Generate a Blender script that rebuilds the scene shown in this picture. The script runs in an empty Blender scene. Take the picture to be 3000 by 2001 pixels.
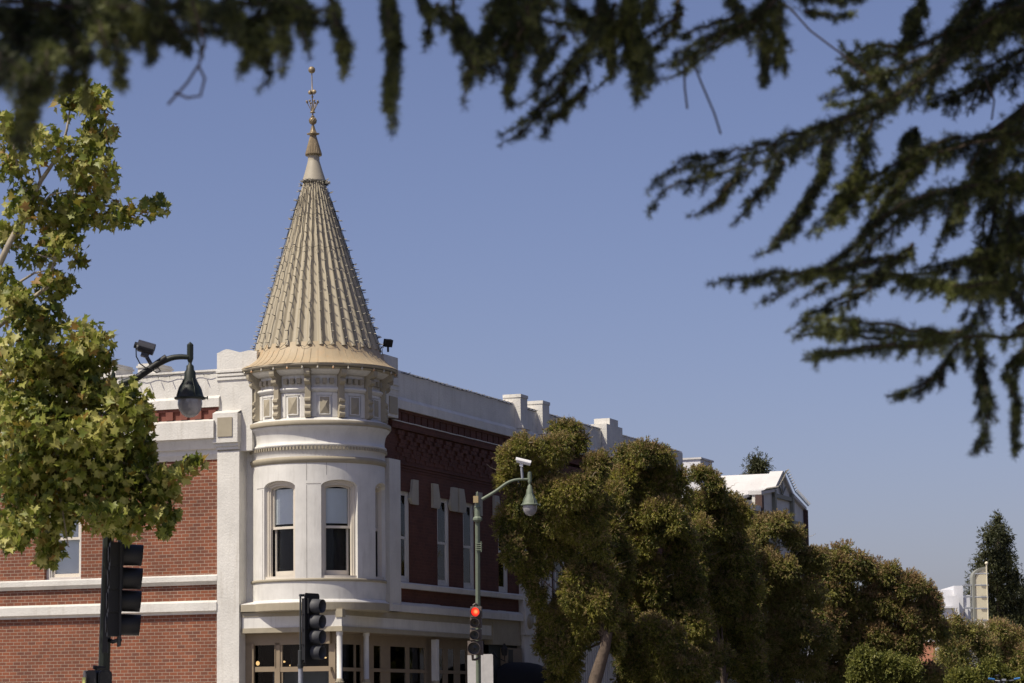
import bpy, math, random
import numpy as np
from mathutils import Vector, Matrix
R_=math.radians
sc=bpy.context.scene
# ------------------------------------------------------------------ camera
F=8000.0; TILT=0.136257661; ROLL=-0.0124326163; TH=0.361096271
CAM=np.array([0,0,1.6])
def _axes():
    ct,st=math.cos(TILT),math.sin(TILT); cr,sr=math.cos(ROLL),math.sin(ROLL)
    Fw=np.array([0,ct,st]); Rt=np.array([1.,0,0]); U=np.array([0,-st,ct])
    return cr*Rt+sr*U, -sr*Rt+cr*U, Fw
AX,AY,AF=_axes()
cd=bpy.data.cameras.new('camera'); cam=bpy.data.objects.new('camera',cd); sc.collection.objects.link(cam)
cam.matrix_world=Matrix(((AX[0],AY[0],-AF[0],0),(AX[1],AY[1],-AF[1],0),(AX[2],AY[2],-AF[2],1.6),(0,0,0,1)))
cd.sensor_width=36; cd.lens=36*F/3000; cd.clip_start=.1; cd.clip_end=6000
cd.dof.use_dof=True; cd.dof.focus_distance=66; cd.dof.aperture_fstop=4.8
sc.camera=cam
# ------------------------------------------------------------------ light
SA=R_(-143); SE=R_(54)
SUN=Vector((math.cos(SA)*math.cos(SE),math.sin(SA)*math.cos(SE),math.sin(SE)))
w=bpy.data.worlds.new('World'); sc.world=w; w.use_nodes=True
nt=w.node_tree; bg=nt.nodes['Background']
sky=nt.nodes.new('ShaderNodeTexSky'); sky.sky_type='NISHITA'; sky.sun_disc=False
sky.sun_elevation=SE; sky.sun_rotation=math.atan2(SUN.x,SUN.y); sky.air_density=.85; sky.dust_density=1.5; sky.ozone_density=1.0
tint=nt.nodes.new('ShaderNodeMix'); tint.data_type='RGBA'; tint.blend_type='MULTIPLY'; tint.inputs[0].default_value=1
tint.inputs[7].default_value=(.905,.81,.965,1)
nt.links.new(sky.outputs[0],tint.inputs[6]); nt.links.new(tint.outputs[2],bg.inputs[0]); bg.inputs[1].default_value=0.105
sd=bpy.data.lights.new('sun','SUN'); sd.energy=4.7; sd.angle=R_(.5); sd.color=(1,.925,.785)
so=bpy.data.objects.new('sun',sd); sc.collection.objects.link(so); so.rotation_euler=SUN.to_track_quat('Z','Y').to_euler(); so.location=(-20,-10,40)
sc.view_settings.view_transform='Standard'; sc.view_settings.look='None'; sc.view_settings.exposure=0; sc.view_settings.gamma=1
sc.render.engine='CYCLES'
sc.cycles.max_bounces=6; sc.cycles.transparent_max_bounces=12
# ------------------------------------------------------------------ photo measuring helpers (pixel of the 3000x2001 photo -> point)
def ray(px,py):
    return AX*((px-1500)/F)+AY*((1000.5-py)/F)+AF
def W(px,py,d): return CAM+ray(px,py)*d
O=W(1000,1800,64.0).copy(); O[2]=0
UU=np.array([math.sin(TH),math.cos(TH),0]); VV=np.array([-math.cos(TH),math.sin(TH),0])
def G(u,v,z): return Vector(O+u*UU+v*VV+np.array([0,0,z]))
def _pl(px,py,n,off):
    d=ray(px,py); s=(off-(CAM-O)@n)/(d@n); P=CAM+s*d-O
    return float(P@UU),float(P@VV),float(P[2])
def L(px,py,u=0): a=_pl(px,py,UU,u); return a[1],a[2]
def Rr(px,py,v=0): a=_pl(px,py,VV,v); return a[0],a[2]
random.seed(7); rng=np.random.default_rng(7)
# ------------------------------------------------------------------ materials
def nodes(name):
    m=bpy.data.materials.new(name); m.use_nodes=True; n=m.node_tree; b=n.nodes['Principled BSDF']
    return m,n,b
def ramp(n,stops):
    r=n.nodes.new('ShaderNodeValToRGB'); e=r.color_ramp.elements
    while len(e)<len(stops): e.new(.5)
    for i,(p,c) in enumerate(stops): e[i].position=p; e[i].color=(*c,1) if len(c)==3 else c
    return r
def mat(name,col,rough=.7,var=.12,scale=2.0,bump=0.0,bscale=40,metal=0,streak=0.0,streakcol=(.25,.22,.18),emit=None,spec=.5):
    m,n,b=nodes(name); lk=n.links
    b.inputs['Roughness'].default_value=rough; b.inputs['Metallic'].default_value=metal
    b.inputs['Specular IOR Level'].default_value=spec
    tc=n.nodes.new('ShaderNodeTexCoord')
    nz=n.nodes.new('ShaderNodeTexNoise'); nz.inputs['Scale'].default_value=scale; nz.inputs['Detail'].default_value=6; nz.inputs['Roughness'].default_value=.65
    lk.new(tc.outputs['Object'],nz.inputs['Vector'])
    r=ramp(n,[(.3,tuple(c*(1-var) for c in col)),(.7,tuple(min(1,c*(1+var*.6)) for c in col))])
    lk.new(nz.outputs['Fac'],r.inputs[0]); out=r.outputs[0]
    if streak>0:
        mp=n.nodes.new('ShaderNodeMapping'); mp.inputs['Scale'].default_value=(5,5,.5); lk.new(tc.outputs['Object'],mp.inputs[0])
        n2=n.nodes.new('ShaderNodeTexNoise'); n2.inputs['Scale'].default_value=1.6; n2.inputs['Detail'].default_value=7; n2.inputs['Roughness'].default_value=.7; lk.new(mp.outputs[0],n2.inputs[0])
        r2=ramp(n,[(.52,(0,0,0)),(.78,(1,1,1))]); lk.new(n2.outputs['Fac'],r2.inputs[0])
        mu=n.nodes.new('ShaderNodeMath'); mu.operation='MULTIPLY'; mu.inputs[1].default_value=streak; lk.new(r2.outputs[0],mu.inputs[0])
        mx=n.nodes.new('ShaderNodeMix'); mx.data_type='RGBA'; lk.new(mu.outputs[0],mx.inputs[0]); lk.new(out,mx.inputs[6]); mx.inputs[7].default_value=(*streakcol,1); out=mx.outputs[2]
    lk.new(out,b.inputs['Base Color'])
    if bump>0:
        n3=n.nodes.new('ShaderNodeTexNoise'); n3.inputs['Scale'].default_value=bscale; n3.inputs['Detail'].default_value=4; lk.new(tc.outputs['Object'],n3.inputs[0])
        bp=n.nodes.new('ShaderNodeBump'); bp.inputs['Strength'].default_value=bump; bp.inputs['Distance'].default_value=.02; lk.new(n3.outputs['Fac'],bp.inputs['Height']); lk.new(bp.outputs[0],b.inputs['Normal'])
    if emit: b.inputs['Emission Color'].default_value=(*emit[0],1); b.inputs['Emission Strength'].default_value=emit[1]
    return m
def brick(name,ax,c1,c2,mortar,dirt=.25):
    m,n,b=nodes(name); lk=n.links; b.inputs['Roughness'].default_value=.85; b.inputs['Specular IOR Level'].default_value=.25
    tc=n.nodes.new('ShaderNodeTexCoord'); sp=n.nodes.new('ShaderNodeSeparateXYZ'); cb=n.nodes.new('ShaderNodeCombineXYZ')
    lk.new(tc.outputs['Object'],sp.inputs[0])
    ad=n.nodes.new('ShaderNodeMath'); ad.operation='ADD'; lk.new(sp.outputs[0],ad.inputs[0]); lk.new(sp.outputs[1],ad.inputs[1])
    lk.new(ad.outputs[0],cb.inputs[0]); lk.new(sp.outputs[2],cb.inputs[1])
    t=n.nodes.new('ShaderNodeTexBrick'); lk.new(cb.outputs[0],t.inputs[0]); t.offset=.5
    t.inputs['Scale'].default_value=1; t.inputs['Brick Width'].default_value=.205; t.inputs['Row Height'].default_value=.0805
    t.inputs['Mortar Size'].default_value=.0055; t.inputs['Mortar Smooth'].default_value=.15; t.inputs['Bias'].default_value=-.1
    t.inputs['Color1'].default_value=(*c1,1); t.inputs['Color2'].default_value=(*c2,1); t.inputs['Mortar'].default_value=(*mortar,1)
    nz=n.nodes.new('ShaderNodeTexNoise'); nz.inputs['Scale'].default_value=1.1; nz.inputs['Detail'].default_value=8; nz.inputs['Roughness'].default_value=.7; lk.new(tc.outputs['Object'],nz.inputs[0])
    r=ramp(n,[(.3,(1-dirt,)*3),(.7,(1.12,1.1,1.08))]); lk.new(nz.outputs['Fac'],r.inputs[0])
    mx=n.nodes.new('ShaderNodeMix'); mx.data_type='RGBA'; mx.blend_type='MULTIPLY'; mx.inputs[0].default_value=1
    lk.new(t.outputs['Color'],mx.inputs[6]); lk.new(r.outputs[0],mx.inputs[7]); lk.new(mx.outputs[2],b.inputs['Base Color'])
    bp=n.nodes.new('ShaderNodeBump'); bp.inputs['Strength'].default_value=.5; bp.inputs['Distance'].default_value=.008; bp.invert=True
    lk.new(t.outputs['Fac'],bp.inputs['Height']); lk.new(bp.outputs[0],b.inputs['Normal'])
    return m
def leafmat(name,cols,trans=.3,scale=1.5,rough=.55):
    m,n,b=nodes(name); lk=n.links
    tc=n.nodes.new('ShaderNodeTexCoord'); nz=n.nodes.new('ShaderNodeTexNoise'); nz.inputs['Scale'].default_value=scale; nz.inputs['Detail'].default_value=3; lk.new(tc.outputs['Object'],nz.inputs[0])
    gi=n.nodes.new('ShaderNodeTexWhiteNoise'); gi.noise_dimensions='3D'
    at=n.nodes.new('ShaderNodeAttribute'); at.attribute_name='rnd'
    ad=n.nodes.new('ShaderNodeMath'); ad.operation='MULTIPLY_ADD'; ad.inputs[1].default_value=.45; lk.new(at.outputs['Fac'],ad.inputs[0])
    sb=n.nodes.new('ShaderNodeMath'); sb.operation='SUBTRACT'; sb.inputs[1].default_value=.22; lk.new(nz.outputs['Fac'],sb.inputs[0]); lk.new(sb.outputs[0],ad.inputs[2])
    k=len(cols); r=ramp(n,[(.25+.5*i/(k-1),c) for i,c in enumerate(cols)]); lk.new(ad.outputs[0],r.inputs[0]); lk.new(r.outputs[0],b.inputs['Base Color'])
    b.inputs['Roughness'].default_value=rough; b.inputs['Specular IOR Level'].default_value=.35
    tr=n.nodes.new('ShaderNodeBsdfTranslucent'); lk.new(r.outputs[0],tr.inputs[0])
    mx=n.nodes.new('ShaderNodeMixShader'); mx.inputs[0].default_value=trans; lk.new(b.outputs[0],mx.inputs[1]); lk.new(tr.outputs[0],mx.inputs[2]); lk.new(mx.outputs[0],n.nodes['Material Output'].inputs[0])
    return m
def glassmat():
    m,n,b=nodes('window_glass'); lk=n.links
    tr=n.nodes.new('ShaderNodeBsdfTransparent'); tr.inputs[0].default_value=(.95,.97,.97,1)
    gl=n.nodes.new('ShaderNodeBsdfGlossy'); gl.inputs['Roughness'].default_value=.02
    fr=n.nodes.new('ShaderNodeFresnel'); fr.inputs[0].default_value=1.22
    nz=n.nodes.new('ShaderNodeTexNoise'); nz.inputs['Scale'].default_value=1.5; tc=n.nodes.new('ShaderNodeTexCoord'); lk.new(tc.outputs['Object'],nz.inputs[0])
    bp=n.nodes.new('ShaderNodeBump'); bp.inputs['Strength'].default_value=.12; bp.inputs['Distance'].default_value=.03; lk.new(nz.outputs['Fac'],bp.inputs['Height']); lk.new(bp.outputs[0],gl.inputs['Normal'])
    mx=n.nodes.new('ShaderNodeMixShader'); lk.new(fr.outputs[0],mx.inputs[0]); lk.new(tr.outputs[0],mx.inputs[1]); lk.new(gl.outputs[0],mx.inputs[2]); lk.new(mx.outputs[0],n.nodes['Material Output'].inputs[0])
    return m
WHITE=mat('white_stucco',(.675,.652,.592),.8,.14,1.1,bump=.5,bscale=22,streak=.55,streakcol=(.42,.38,.31))
WSM=mat('white_metal_paint',(.69,.67,.615),.6,.12,1.6,bump=.45,bscale=3.2,streak=.5,streakcol=(.40,.37,.32))
TAN=mat('tan_paint',(.36,.315,.225),.7,.12,3,bump=.1,bscale=20,streak=.3,streakcol=(.2,.17,.12))
TAND=mat('brown_tan_woodwork',(.26,.20,.13),.7,.1,3)
CREAM=mat('cream_paint',(.66,.60,.50),.6,.06,3)
ROOF=mat('tan_metal_roof',(.38,.33,.232),.55,.10,1.2,bump=.08,bscale=14,streak=.35,streakcol=(.30,.25,.17))
ROOFG=mat('ochre_weathered_roof',(.42,.33,.205),.6,.14,3,bump=.05,streak=.6,streakcol=(.52,.30,.13))
GOLD=mat('old_gold',(.29,.225,.135),.5,.25,9,metal=.35,streak=.4,streakcol=(.14,.08,.03))
NECK=mat('grey_beige_metal',(.37,.33,.25),.6,.08,3,bump=.15,bscale=6,streak=.25,streakcol=(.33,.29,.22))
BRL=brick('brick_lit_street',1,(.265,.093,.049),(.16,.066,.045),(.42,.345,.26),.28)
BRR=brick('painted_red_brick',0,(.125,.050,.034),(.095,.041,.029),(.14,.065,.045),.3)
REDP=mat('red_painted_brick',(.18,.058,.038),.8,.2,6,bump=.2)
DARKIN=mat('dark_interior',(.012,.012,.013),.9)
BLIND=mat('roller_blind',(.80,.81,.80),.9,.03)
GLASS=glassmat()
BLACK=mat('black_metal',(.007,.007,.008),.55,.1)
BLACKM=mat('matt_black_visor',(.075,.075,.078),.62,.1)
DGREEN=mat('dark_green_paint',(.010,.016,.010),.55,.2,8)
LGREEN=mat('sage_green_paint',(.155,.185,.13),.6,.12,8,streak=.35,streakcol=(.2,.2,.14))
BRNSIG=mat('brown_signal_paint',(.15,.12,.10),.7,.15,9)
GALV=mat('galvanised_steel',(.36,.38,.42),.5,.15,20,metal=.3)
GLOBE=mat('hazy_globe',(.30,.29,.30),.12,.25,7,spec=.8)
CAMW=mat('white_camera_shell',(.75,.74,.72),.4,.05)
CAMG=mat('grey_camera_shell',(.05,.05,.06),.4,.1)
BULB=mat('clear_light_bulb',(.42,.39,.32),.15,.05,spec=1)
WIRE=mat('dark_green_wire',(.02,.022,.018),.7)
ASPH=mat('asphalt',(.055,.055,.057),.9,.2,3,bump=.3)
CONC=mat('concrete_pavement',(.36,.34,.31),.9,.12,1,bump=.2)
GRND=mat('ground_soil',(.20,.18,.14),.95,.2,.1)
NAVY=mat('navy_canvas',(.005,.006,.010),.85,.1)
BARK=mat('grey_peeling_bark',(.13,.095,.07),.9,.35,9,bump=.6,bscale=14,streak=.35,streakcol=(.34,.26,.18))
STONE=mat('grey_cream_stone',(.42,.385,.30),.8,.1,4,streak=.3)
SBARK=mat('pale_sycamore_bark',(.38,.33,.25),.8,.35,7,streak=.5,streakcol=(.2,.15,.1))
CBARK=mat('dark_cedar_bark',(.06,.04,.03),.9,.3,9)
WROOF=mat('white_roof_coating',(.62,.60,.57),.8,.12,1,bump=.4,bscale=6,streak=.4,streakcol=(.45,.42,.38))
SIGNC=mat('cream_sign_panel',(.85,.77,.56),.6,.05)
SIGNG=mat('grey_green_sign_frame',(.30,.30,.25),.6,.08)
FWHITE=mat('bright_white_render',(.72,.72,.73),.8,.08,.5,streak=.3,streakcol=(.5,.5,.5))
TERRA=mat('terracotta_wall',(.55,.24,.14),.8,.1)
BLUEG=mat('blue_grip',(.03,.16,.42),.5,.05)
def lens(name,c,e=0): return mat(name,c,.25,.1,emit=(c,e) if e else None)
# ------------------------------------------------------------------ mesh builder
class MB:
    def __init__(s): s.v=[]; s.f=[]; s.m=[]; s.s=[]
    def add(s,vs,fs,m=0,sm=False):
        o=len(s.v); s.v+= [tuple(map(float,p)) for p in vs]; s.f+=[tuple(i+o for i in f) for f in fs]; s.m+=[m]*len(fs); s.s+=[sm]*len(fs); return s
    def box(s,x0,x1,y0,y1,z0,z1,m=0):
        x0,x1=min(x0,x1),max(x0,x1); y0,y1=min(y0,y1),max(y0,y1); z0,z1=min(z0,z1),max(z0,z1)
        return s.add([(x0,y0,z0),(x1,y0,z0),(x1,y1,z0),(x0,y1,z0),(x0,y0,z1),(x1,y0,z1),(x1,y1,z1),(x0,y1,z1)],[(0,3,2,1),(4,5,6,7),(0,1,5,4),(1,2,6,5),(2,3,7,6),(3,0,4,7)],m)
    def obox(s,c,ax,ay,az,hx,hy,hz,m=0):
        c=Vector(c); P=[c+ax*(hx*i)+ay*(hy*j)+az*(hz*k) for k in(-1,1) for j in(-1,1) for i in(-1,1)]
        return s.add(P,[(0,2,3,1),(4,5,7,6),(0,1,5,4),(1,3,7,5),(3,2,6,7),(2,0,4,6)],m)
    def poly(s,pts,d,m=0):   # extrude polygon by vector d
        n=len(pts); P=[Vector(p) for p in pts]; d=Vector(d)
        return s.add(P+[p+d for p in P],[tuple(range(n))[::-1],tuple(range(n,2*n))]+[(i,(i+1)%n,(i+1)%n+n,i+n) for i in range(n)],m)
    def tube(s,pts,r,seg=8,m=0,caps=True,sm=True):
        pts=[Vector(p) for p in pts]; n=len(pts); rr=r if isinstance(r,(list,tuple)) else [r]*n
        t0=(pts[1]-pts[0]).normalized(); a=t0.orthogonal().normalized(); V=[]
        for i,p in enumerate(pts):
            t=(pts[min(i+1,n-1)]-pts[max(i-1,0)]).normalized(); a=(a-t*a.dot(t)).normalized(); b=t.cross(a)
            V+=[p+(a*math.cos(2*math.pi*k/seg)+b*math.sin(2*math.pi*k/seg))*rr[i] for k in range(seg)]
        Fc=[(i*seg+k,i*seg+(k+1)%seg,(i+1)*seg+(k+1)%seg,(i+1)*seg+k) for i in range(n-1) for k in range(seg)]
        s.add(V,Fc,m,sm)
        if caps: s.add(V[:seg],[tuple(range(seg))[::-1]],m); s.add(V[-seg:],[tuple(range(seg))],m)
        return s
    def lathe(s,prof,c=(0,0,0),seg=32,m=0,sm=True,axis=None,mod=None):
        c=Vector(c); Q=Vector((0,0,1)).rotation_difference(Vector(axis)) if axis is not None else None; V=[]
        for (r,z) in prof:
            for k in range(seg):
                a=2*math.pi*k/seg; q=r*(mod(a) if mod else 1); p=Vector((q*math.cos(a),q*math.sin(a),z))
                if Q: p=Q@p
                V.append(c+p)
        n=len(prof)
        return s.add(V,[(i*seg+k,i*seg+(k+1)%seg,(i+1)*seg+(k+1)%seg,(i+1)*seg+k) for i in range(n-1) for k in range(seg)],m,sm)
    def sphere(s,c,r,seg=12,m=0,sq=1.0):
        return s.lathe([(max(1e-4,r*math.sin(math.pi*i/8)),-r*sq*math.cos(math.pi*i/8)) for i in range(9)],c,seg,m)
    def build(s,name,mats,parent=None,kind=None,edge=False):
        me=bpy.data.meshes.new(name); me.from_pydata(s.v,[],s.f)
        if not isinstance(mats,(list,tuple)): mats=[mats]
        for x in mats: me.materials.append(x)
        me.polygons.foreach_set('material_index',s.m); me.polygons.foreach_set('use_smooth',s.s); me.update()
        o=bpy.data.objects.new(name,me); sc.collection.objects.link(o)
        if parent: o.parent=parent
        if kind: o['kind']=kind
        return o
def trimesh(name,V,T,mats,parent=None,mi=None,rnd=None):
    me=bpy.data.meshes.new(name); nV=len(V); nT=len(T); k=T.shape[1]
    me.vertices.add(nV); me.vertices.foreach_set('co',V.astype(np.float32).ravel())
    me.loops.add(nT*k); me.loops.foreach_set('vertex_index',T.astype(np.int32).ravel())
    me.polygons.add(nT); me.polygons.foreach_set('loop_start',np.arange(0,nT*k,k,dtype=np.int32)); me.polygons.foreach_set('loop_total',np.full(nT,k,np.int32))
    for x in mats: me.materials.append(x)
    if mi is not None: me.polygons.foreach_set('material_index',mi.astype(np.int32))
    if rnd is not None:
        a=me.attributes.new('rnd','FLOAT','FACE'); a.data.foreach_set('value',rnd.astype(np.float32))
    me.update(calc_edges=True); me.validate()
    o=bpy.data.objects.new(name,me); sc.collection.objects.link(o)
    if parent: o.parent=parent
    return o
def thing(name,label,cat,loc=(0,0,0),rz=0,group=None):
    o=bpy.data.objects.new(name,None); sc.collection.objects.link(o); o.empty_display_size=.2
    o.location=loc; o.rotation_euler=(0,0,rz); o['label']=label; o['category']=cat
    if group: o['group']=group
    return o
def tag(o,label,cat,group=None):
    o['label']=label; o['category']=cat
    if group: o['group']=group
    return o
RZ=math.pi/2-TH
# ------------------------------------------------------------------ setting
m=MB(); m.box(-3000,3000,-500,5000,-1,-.13); m.build('ground',GRND,kind='structure')
m=MB(); m.box(-40,200,-26,-5,-.12,0.0-.004)
road=m.build('road',ASPH,kind='structure'); road.location=O; road.rotation_euler=(0,0,RZ)
m=MB(); m.box(-17,-5,-60,80,-.12,-.002)
o=m.build('cross_road',ASPH,kind='structure'); o.location=O; o.rotation_euler=(0,0,RZ)
m=MB(); m.box(-4.8,200,-4.8,0.6,-.12,.12); m.box(-4.8,.6,.6,60,-.12,.12)
o=m.build('pavement',CONC,kind='structure'); o.location=O; o.rotation_euler=(0,0,RZ)
m=MB(); 
for a in (-60,): m.box(-60,-17.2,-60,80,-.12,.1)
o=m.build('near_pavement',CONC,kind='structure'); o.location=O; o.rotation_euler=(0,0,RZ)
# ================================================================== CORNER BUILDING
B=thing('brick_building','two storey brick and white stucco corner building with round corner turret and tan conical spire','building',O,RZ)
def bp(name,mb,mats,parent=B): return mb.build(name,mats,parent)
def extr(mb,prof,a0,a1,ax,m=0):
    """prof: (proj,z) pairs, proj outwards from wall plane; ax 'L' left wall (runs along v), 'R' right wall (runs along u)"""
    if ax=='L': mb.poly([(-p,a0,z) for p,z in prof],(0,a1-a0,0),m)
    else: mb.poly([(a0,-p,z) for p,z in prof],(a1-a0,0,0),m)
ZT=9.97; VL=16.0; UE=27.2
# --- left brick wall with a window opening
w0,w1,wz0,wz1=6.95,7.97,5.04,7.15
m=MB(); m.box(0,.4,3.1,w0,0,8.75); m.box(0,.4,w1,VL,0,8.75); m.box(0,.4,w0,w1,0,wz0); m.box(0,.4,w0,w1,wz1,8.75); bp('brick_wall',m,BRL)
m=MB(); m.box(.02,.35,3.0,VL,8.74,9.9)
bp('parapet',m,WHITE)
m=MB(); extr(m,[(-.1,9.06),(.13,9.06),(.13,9.27),(.05,9.34),(.05,9.93),(.09,9.93),(.09,9.975),(-.45,9.99),(-.45,9.9),(-.02,9.9)],3.15,VL,'L'); bp('parapet_coping',m,WHITE)
# lower cornice
m=MB(); extr(m,[(-.05,7.79),(.03,7.80),(.09,7.92),(.09,8.035),(.16,8.05),(.17,8.08),(.25,8.27),(.33,8.29),(.33,8.70),(.05,8.775),(-.05,8.775)],3.19,VL,'L'); bp('cornice',m,WHITE)
# red dentil frieze
m=MB(); m.box(-.03,.1,3.19,VL,8.775,9.06,0)
v=3.25
while v<VL: m.box(-.10,-.02,v,v+.19,8.785,8.99,0); v+=.385
m.box(-.075,-.01,3.19,VL,8.985,9.055,0); bp('dentil_frieze',m,REDP)
# bands
m=MB(); extr(m,[(-.02,4.80),(.03,4.80),(.10,4.88),(.13,4.885),(.13,5.00),(.11,5.035),(-.02,5.04)],3.19,VL,'L'); bp('sill_band',m,WHITE)
m=MB(); extr(m,[(-.02,4.10),(.05,4.10),(.05,4.135),(.12,4.17),(.15,4.175),(.15,4.37),(.09,4.42),(-.02,4.42)],3.19,VL,'L'); bp('sill_band',m,WHITE)
# left window
def flatwin(ax,a0,a1,z0,z1,rec,name='window',blind=.5,blindm=None,arch=False,frame=WHITE):
    K_=1.0 if ax=='L' else .38
    def bx(mb,p0,p1,b0,b1,c0,c1,mi=0):
        if p0<rec+.5: p0=rec+(p0-rec)*K_; p1=rec+(p1-rec)*K_
        if ax=='L': mb.box(p0,p1,b0,b1,c0,c1,mi)
        else: mb.box(b0,b1,p0,p1,c0,c1,mi)
    f=MB(); t=.09
    for (b0,b1,c0,c1) in ((a0,a0+t,z0,z1),(a1-t,a1,z0,z1),(a0+t,a1-t,z1-t,z1),(a0+t,a1-t,z0,z0+t*.7)): bx(f,rec,rec+.14,b0,b1,c0,c1)
    for (b0,b1,c0,c1) in ((a0+t,a0+t+.03,z0+.06,z1-t),(a1-t-.03,a1-t,z0+.06,z1-t)): bx(f,rec+.03,rec+.12,b0,b1,c0,c1)
    if arch:
        for sgn,bc in ((1,a0+t-.003),(-1,a1-t+.003)):
            pts=[(bc,z1-t+.002)]+[(bc+sgn*.2*(1-math.cos(q)),z1-t-.2*(1-math.sin(q))) for q in [math.pi/2*i/6 for i in range(7)]][::1]
            P=[(rec+.012,b,c) if ax=='L' else (b,rec+.012,c) for b,c in pts]
            f.poly(P,(.1,0,0) if ax=='L' else (0,.1,0))
    fo=f.build(name,frame,B)
    zm=z0+(z1-z0)*.475
    s=MB(); q=.055; i0,i1=a0+t+.03,a1-t-.03
    bx(s,rec+.06,rec+.10,i0,i1,zm-.03,zm+.035); bx(s,rec+.062,rec+.10,i0,i0+q,zm+.035,z1-t); bx(s,rec+.062,rec+.10,i1-q,i1,zm+.035,z1-t); bx(s,rec+.062,rec+.10,i0+q,i1-q,z1-t-q,z1-t)
    bx(s,rec+.10,rec+.135,i0,i0+q,z0+.06,zm-.03); bx(s,rec+.10,rec+.135,i1-q,i1,z0+.06,zm-.03); bx(s,rec+.101,rec+.136,i0+q,i1-q,z0+.06,z0+.15)
    s.build('sash',CREAM if ax=='L' else frame,fo)
    g=MB(); bx(g,rec+.08,rec+.084,i0,i1,zm,z1-t); bx(g,rec+.118,rec+.122,i0,i1,z0+.1,zm); g.build('pane',GLASS,fo)
    if blind:
        d=MB(); zb=z1-(z1-z0)*blind; bx(d,rec+.17,rec+.18,i0+.02,i1-.02,max(zb,z0+.03),z1-t); bx(d,rec+.16,rec+.19,i0+.02,i1-.02,max(zb,z0+.03)-.03,max(zb,z0+.03)); d.build('blind',blindm or BLIND,fo)
    d=MB(); bx(d,rec+.9,rec+.95,a0-.3,a1+.3,z0-.2,z1+.2); d.build('room_back',DARKIN,fo)
    return fo
flatwin('L',w0,w1,wz0,wz1,.11,blind=.97)
# --- left pilaster and its upper block
m=MB(); m.box(-.12,.32,2.605,3.19,0,7.97); m.box(-.05,.6,2.30,3.22,7.97,9.93)
bp('pilaster',m,WHITE)
m=MB(); vs=np.linspace(2.15,3.215,24)
pf=[(-.09,v,10.02+0*v) for v in (2.15,3.215)]
top=[( -.10,float(v),10.33+.11*math.exp(-((v-2.95)/.22)**2)+.05*math.exp(-((v-2.35)/.2)**2)) for v in vs]
m.poly([(-.10,2.15,9.93),(-.10,3.215,9.93)]+top[::-1],(.55,0,0))
for z in (9.70,9.79,9.88): m.box(-.05-.035*(1+(z-9.7)*5),.5,2.20,3.24,z,z+.055)
bp('pier_cap',m,WHITE)
m=MB(); m.box(-.26,-.04,2.585,3.245,8.17,8.87); m.poly([(-.26,2.585,8.87),(-.26,3.245,8.87),(-.05,3.245,8.95),(-.05,2.585,8.95)],(0,0,.01)); m.box(-.20,-.04,2.60,3.23,8.09,8.17); m.box(-.155,-.04,2.61,3.21,8.01,8.09)
pb=bp('pier_block',m,WHITE)
m=MB(); m.box(-.285,-.255,2.72,3.11,8.31,8.77); m.build('panel',TAN,pb)
# recess walls beside the turret
m=MB(); m.box(.30,.5,1.2,2.7,4.05,9.95); m.box(2.0,3.2,.25,.5,4.05,9.95); bp('recess_wall',m,WHITE)
# --- parapet stubs on the left roofline
for (x0,x1,yt) in ((405,456,1070),(287,340,1072)):
    a,z=L(x0,yt); b,_=L(x1,yt); m=MB(); m.box(-.02,.85,b,a,9.9,z+.03); m.box(-.05,.88,b-.03,a+.03,z-.07,z-.04+.02); bp('parapet_pier',m,WHITE)
# --- right wall
wins=[(3.34,4.17),(5.97,6.81),(7.745,8.575),(10.30,11.06)]
wz0,wz1=4.93,7.22
m=MB(); xs=[2.71]+[q for w_ in wins for q in w_]+[11.85]
for i in range(0,len(xs),2): m.box(xs[i],xs[i+1],0,.25,4.90,7.22)
m.box(2.5,11.85,0,.25,7.22,8.80); m.box(3.2,11.85,0.012,.25,4.3,4.90)
m.box(14.1,UE,0,.25,4.3,8.8); m.box(12.4,13.7,0.05,.25,4.3,8.8)
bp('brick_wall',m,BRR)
for a,b in wins: flatwin('R',a,b,wz0,wz1,.035,blind=.35 if a<7 else (.0 if a<9 else .3),arch=True)
# pale trapezoid label blocks beside the window heads
def keyst(u,z0,z1,flip):
    m=MB(); w_=.50; c=.17
    P=[(u,z0),(u+w_-c*.6,z0),(u+w_,z0+.14),(u+w_-c,z1),(u,z1)] if not flip else [(u+w_,z0),(u+c*.6,z0),(u,z0+.14),(u+c,z1),(u+w_,z1)]
    m.poly([(a,-.07,z) for a,z in P],(0,.08,0)); bp('label_block',m,STONE)
for (a,b) in wins:
    keyst(a-.40,6.88,7.50,False); keyst(b-.08,6.88,7.50,True)
# brick arch lintels
for a,b in wins: m=MB(); m.box(a-.02,b+.02,-.012,.0,7.17,7.42); bp('brick_lintel',m,BRR)
# corbel table in brick
m=MB()
u=3.3; i=0
while u<11.5:
    for r in range(7):
        z1=8.66-r*.105
        if (i+r)%3!=2: m.box(u+(r%2)*.105,u+(r%2)*.105+.19,-.065+r*.008,0.005,z1-.10,z1)
    u+=.21; i+=1
for k in range(3): m.box(3.2,11.6,-.03+.008*k,.004,7.86-k*.07-.035,7.86-k*.07)
bp('corbel_bricks',m,BRR)
m=MB(); extr(m,[(-.05,8.70),(.08,8.70),(.09,8.86),(.02,8.90),(-.05,8.90)],2.9,11.6,'R',0); bp('ledge',m,BRR)
m=MB(); u=2.95
while u<11.6:
    du=min(.6,11.6-u); h=random.uniform(-.004,.006); m.box(u,u+du-.01,-.105,.0,8.872+h,8.892+h); u+=.6
bp('ledge_flashing',m,WHITE)
m=MB(); m.box(2.9,UE,.02,.2,8.9,9.2,0); u=3.2
while u<11.2: m.box(u,u+.34,-.05,.03,8.905,9.12,0); u+=.42
m.box(2.9,UE,-.08,.05,9.12,9.2,0)
bp('dentil_frieze',m,BRR)
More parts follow.
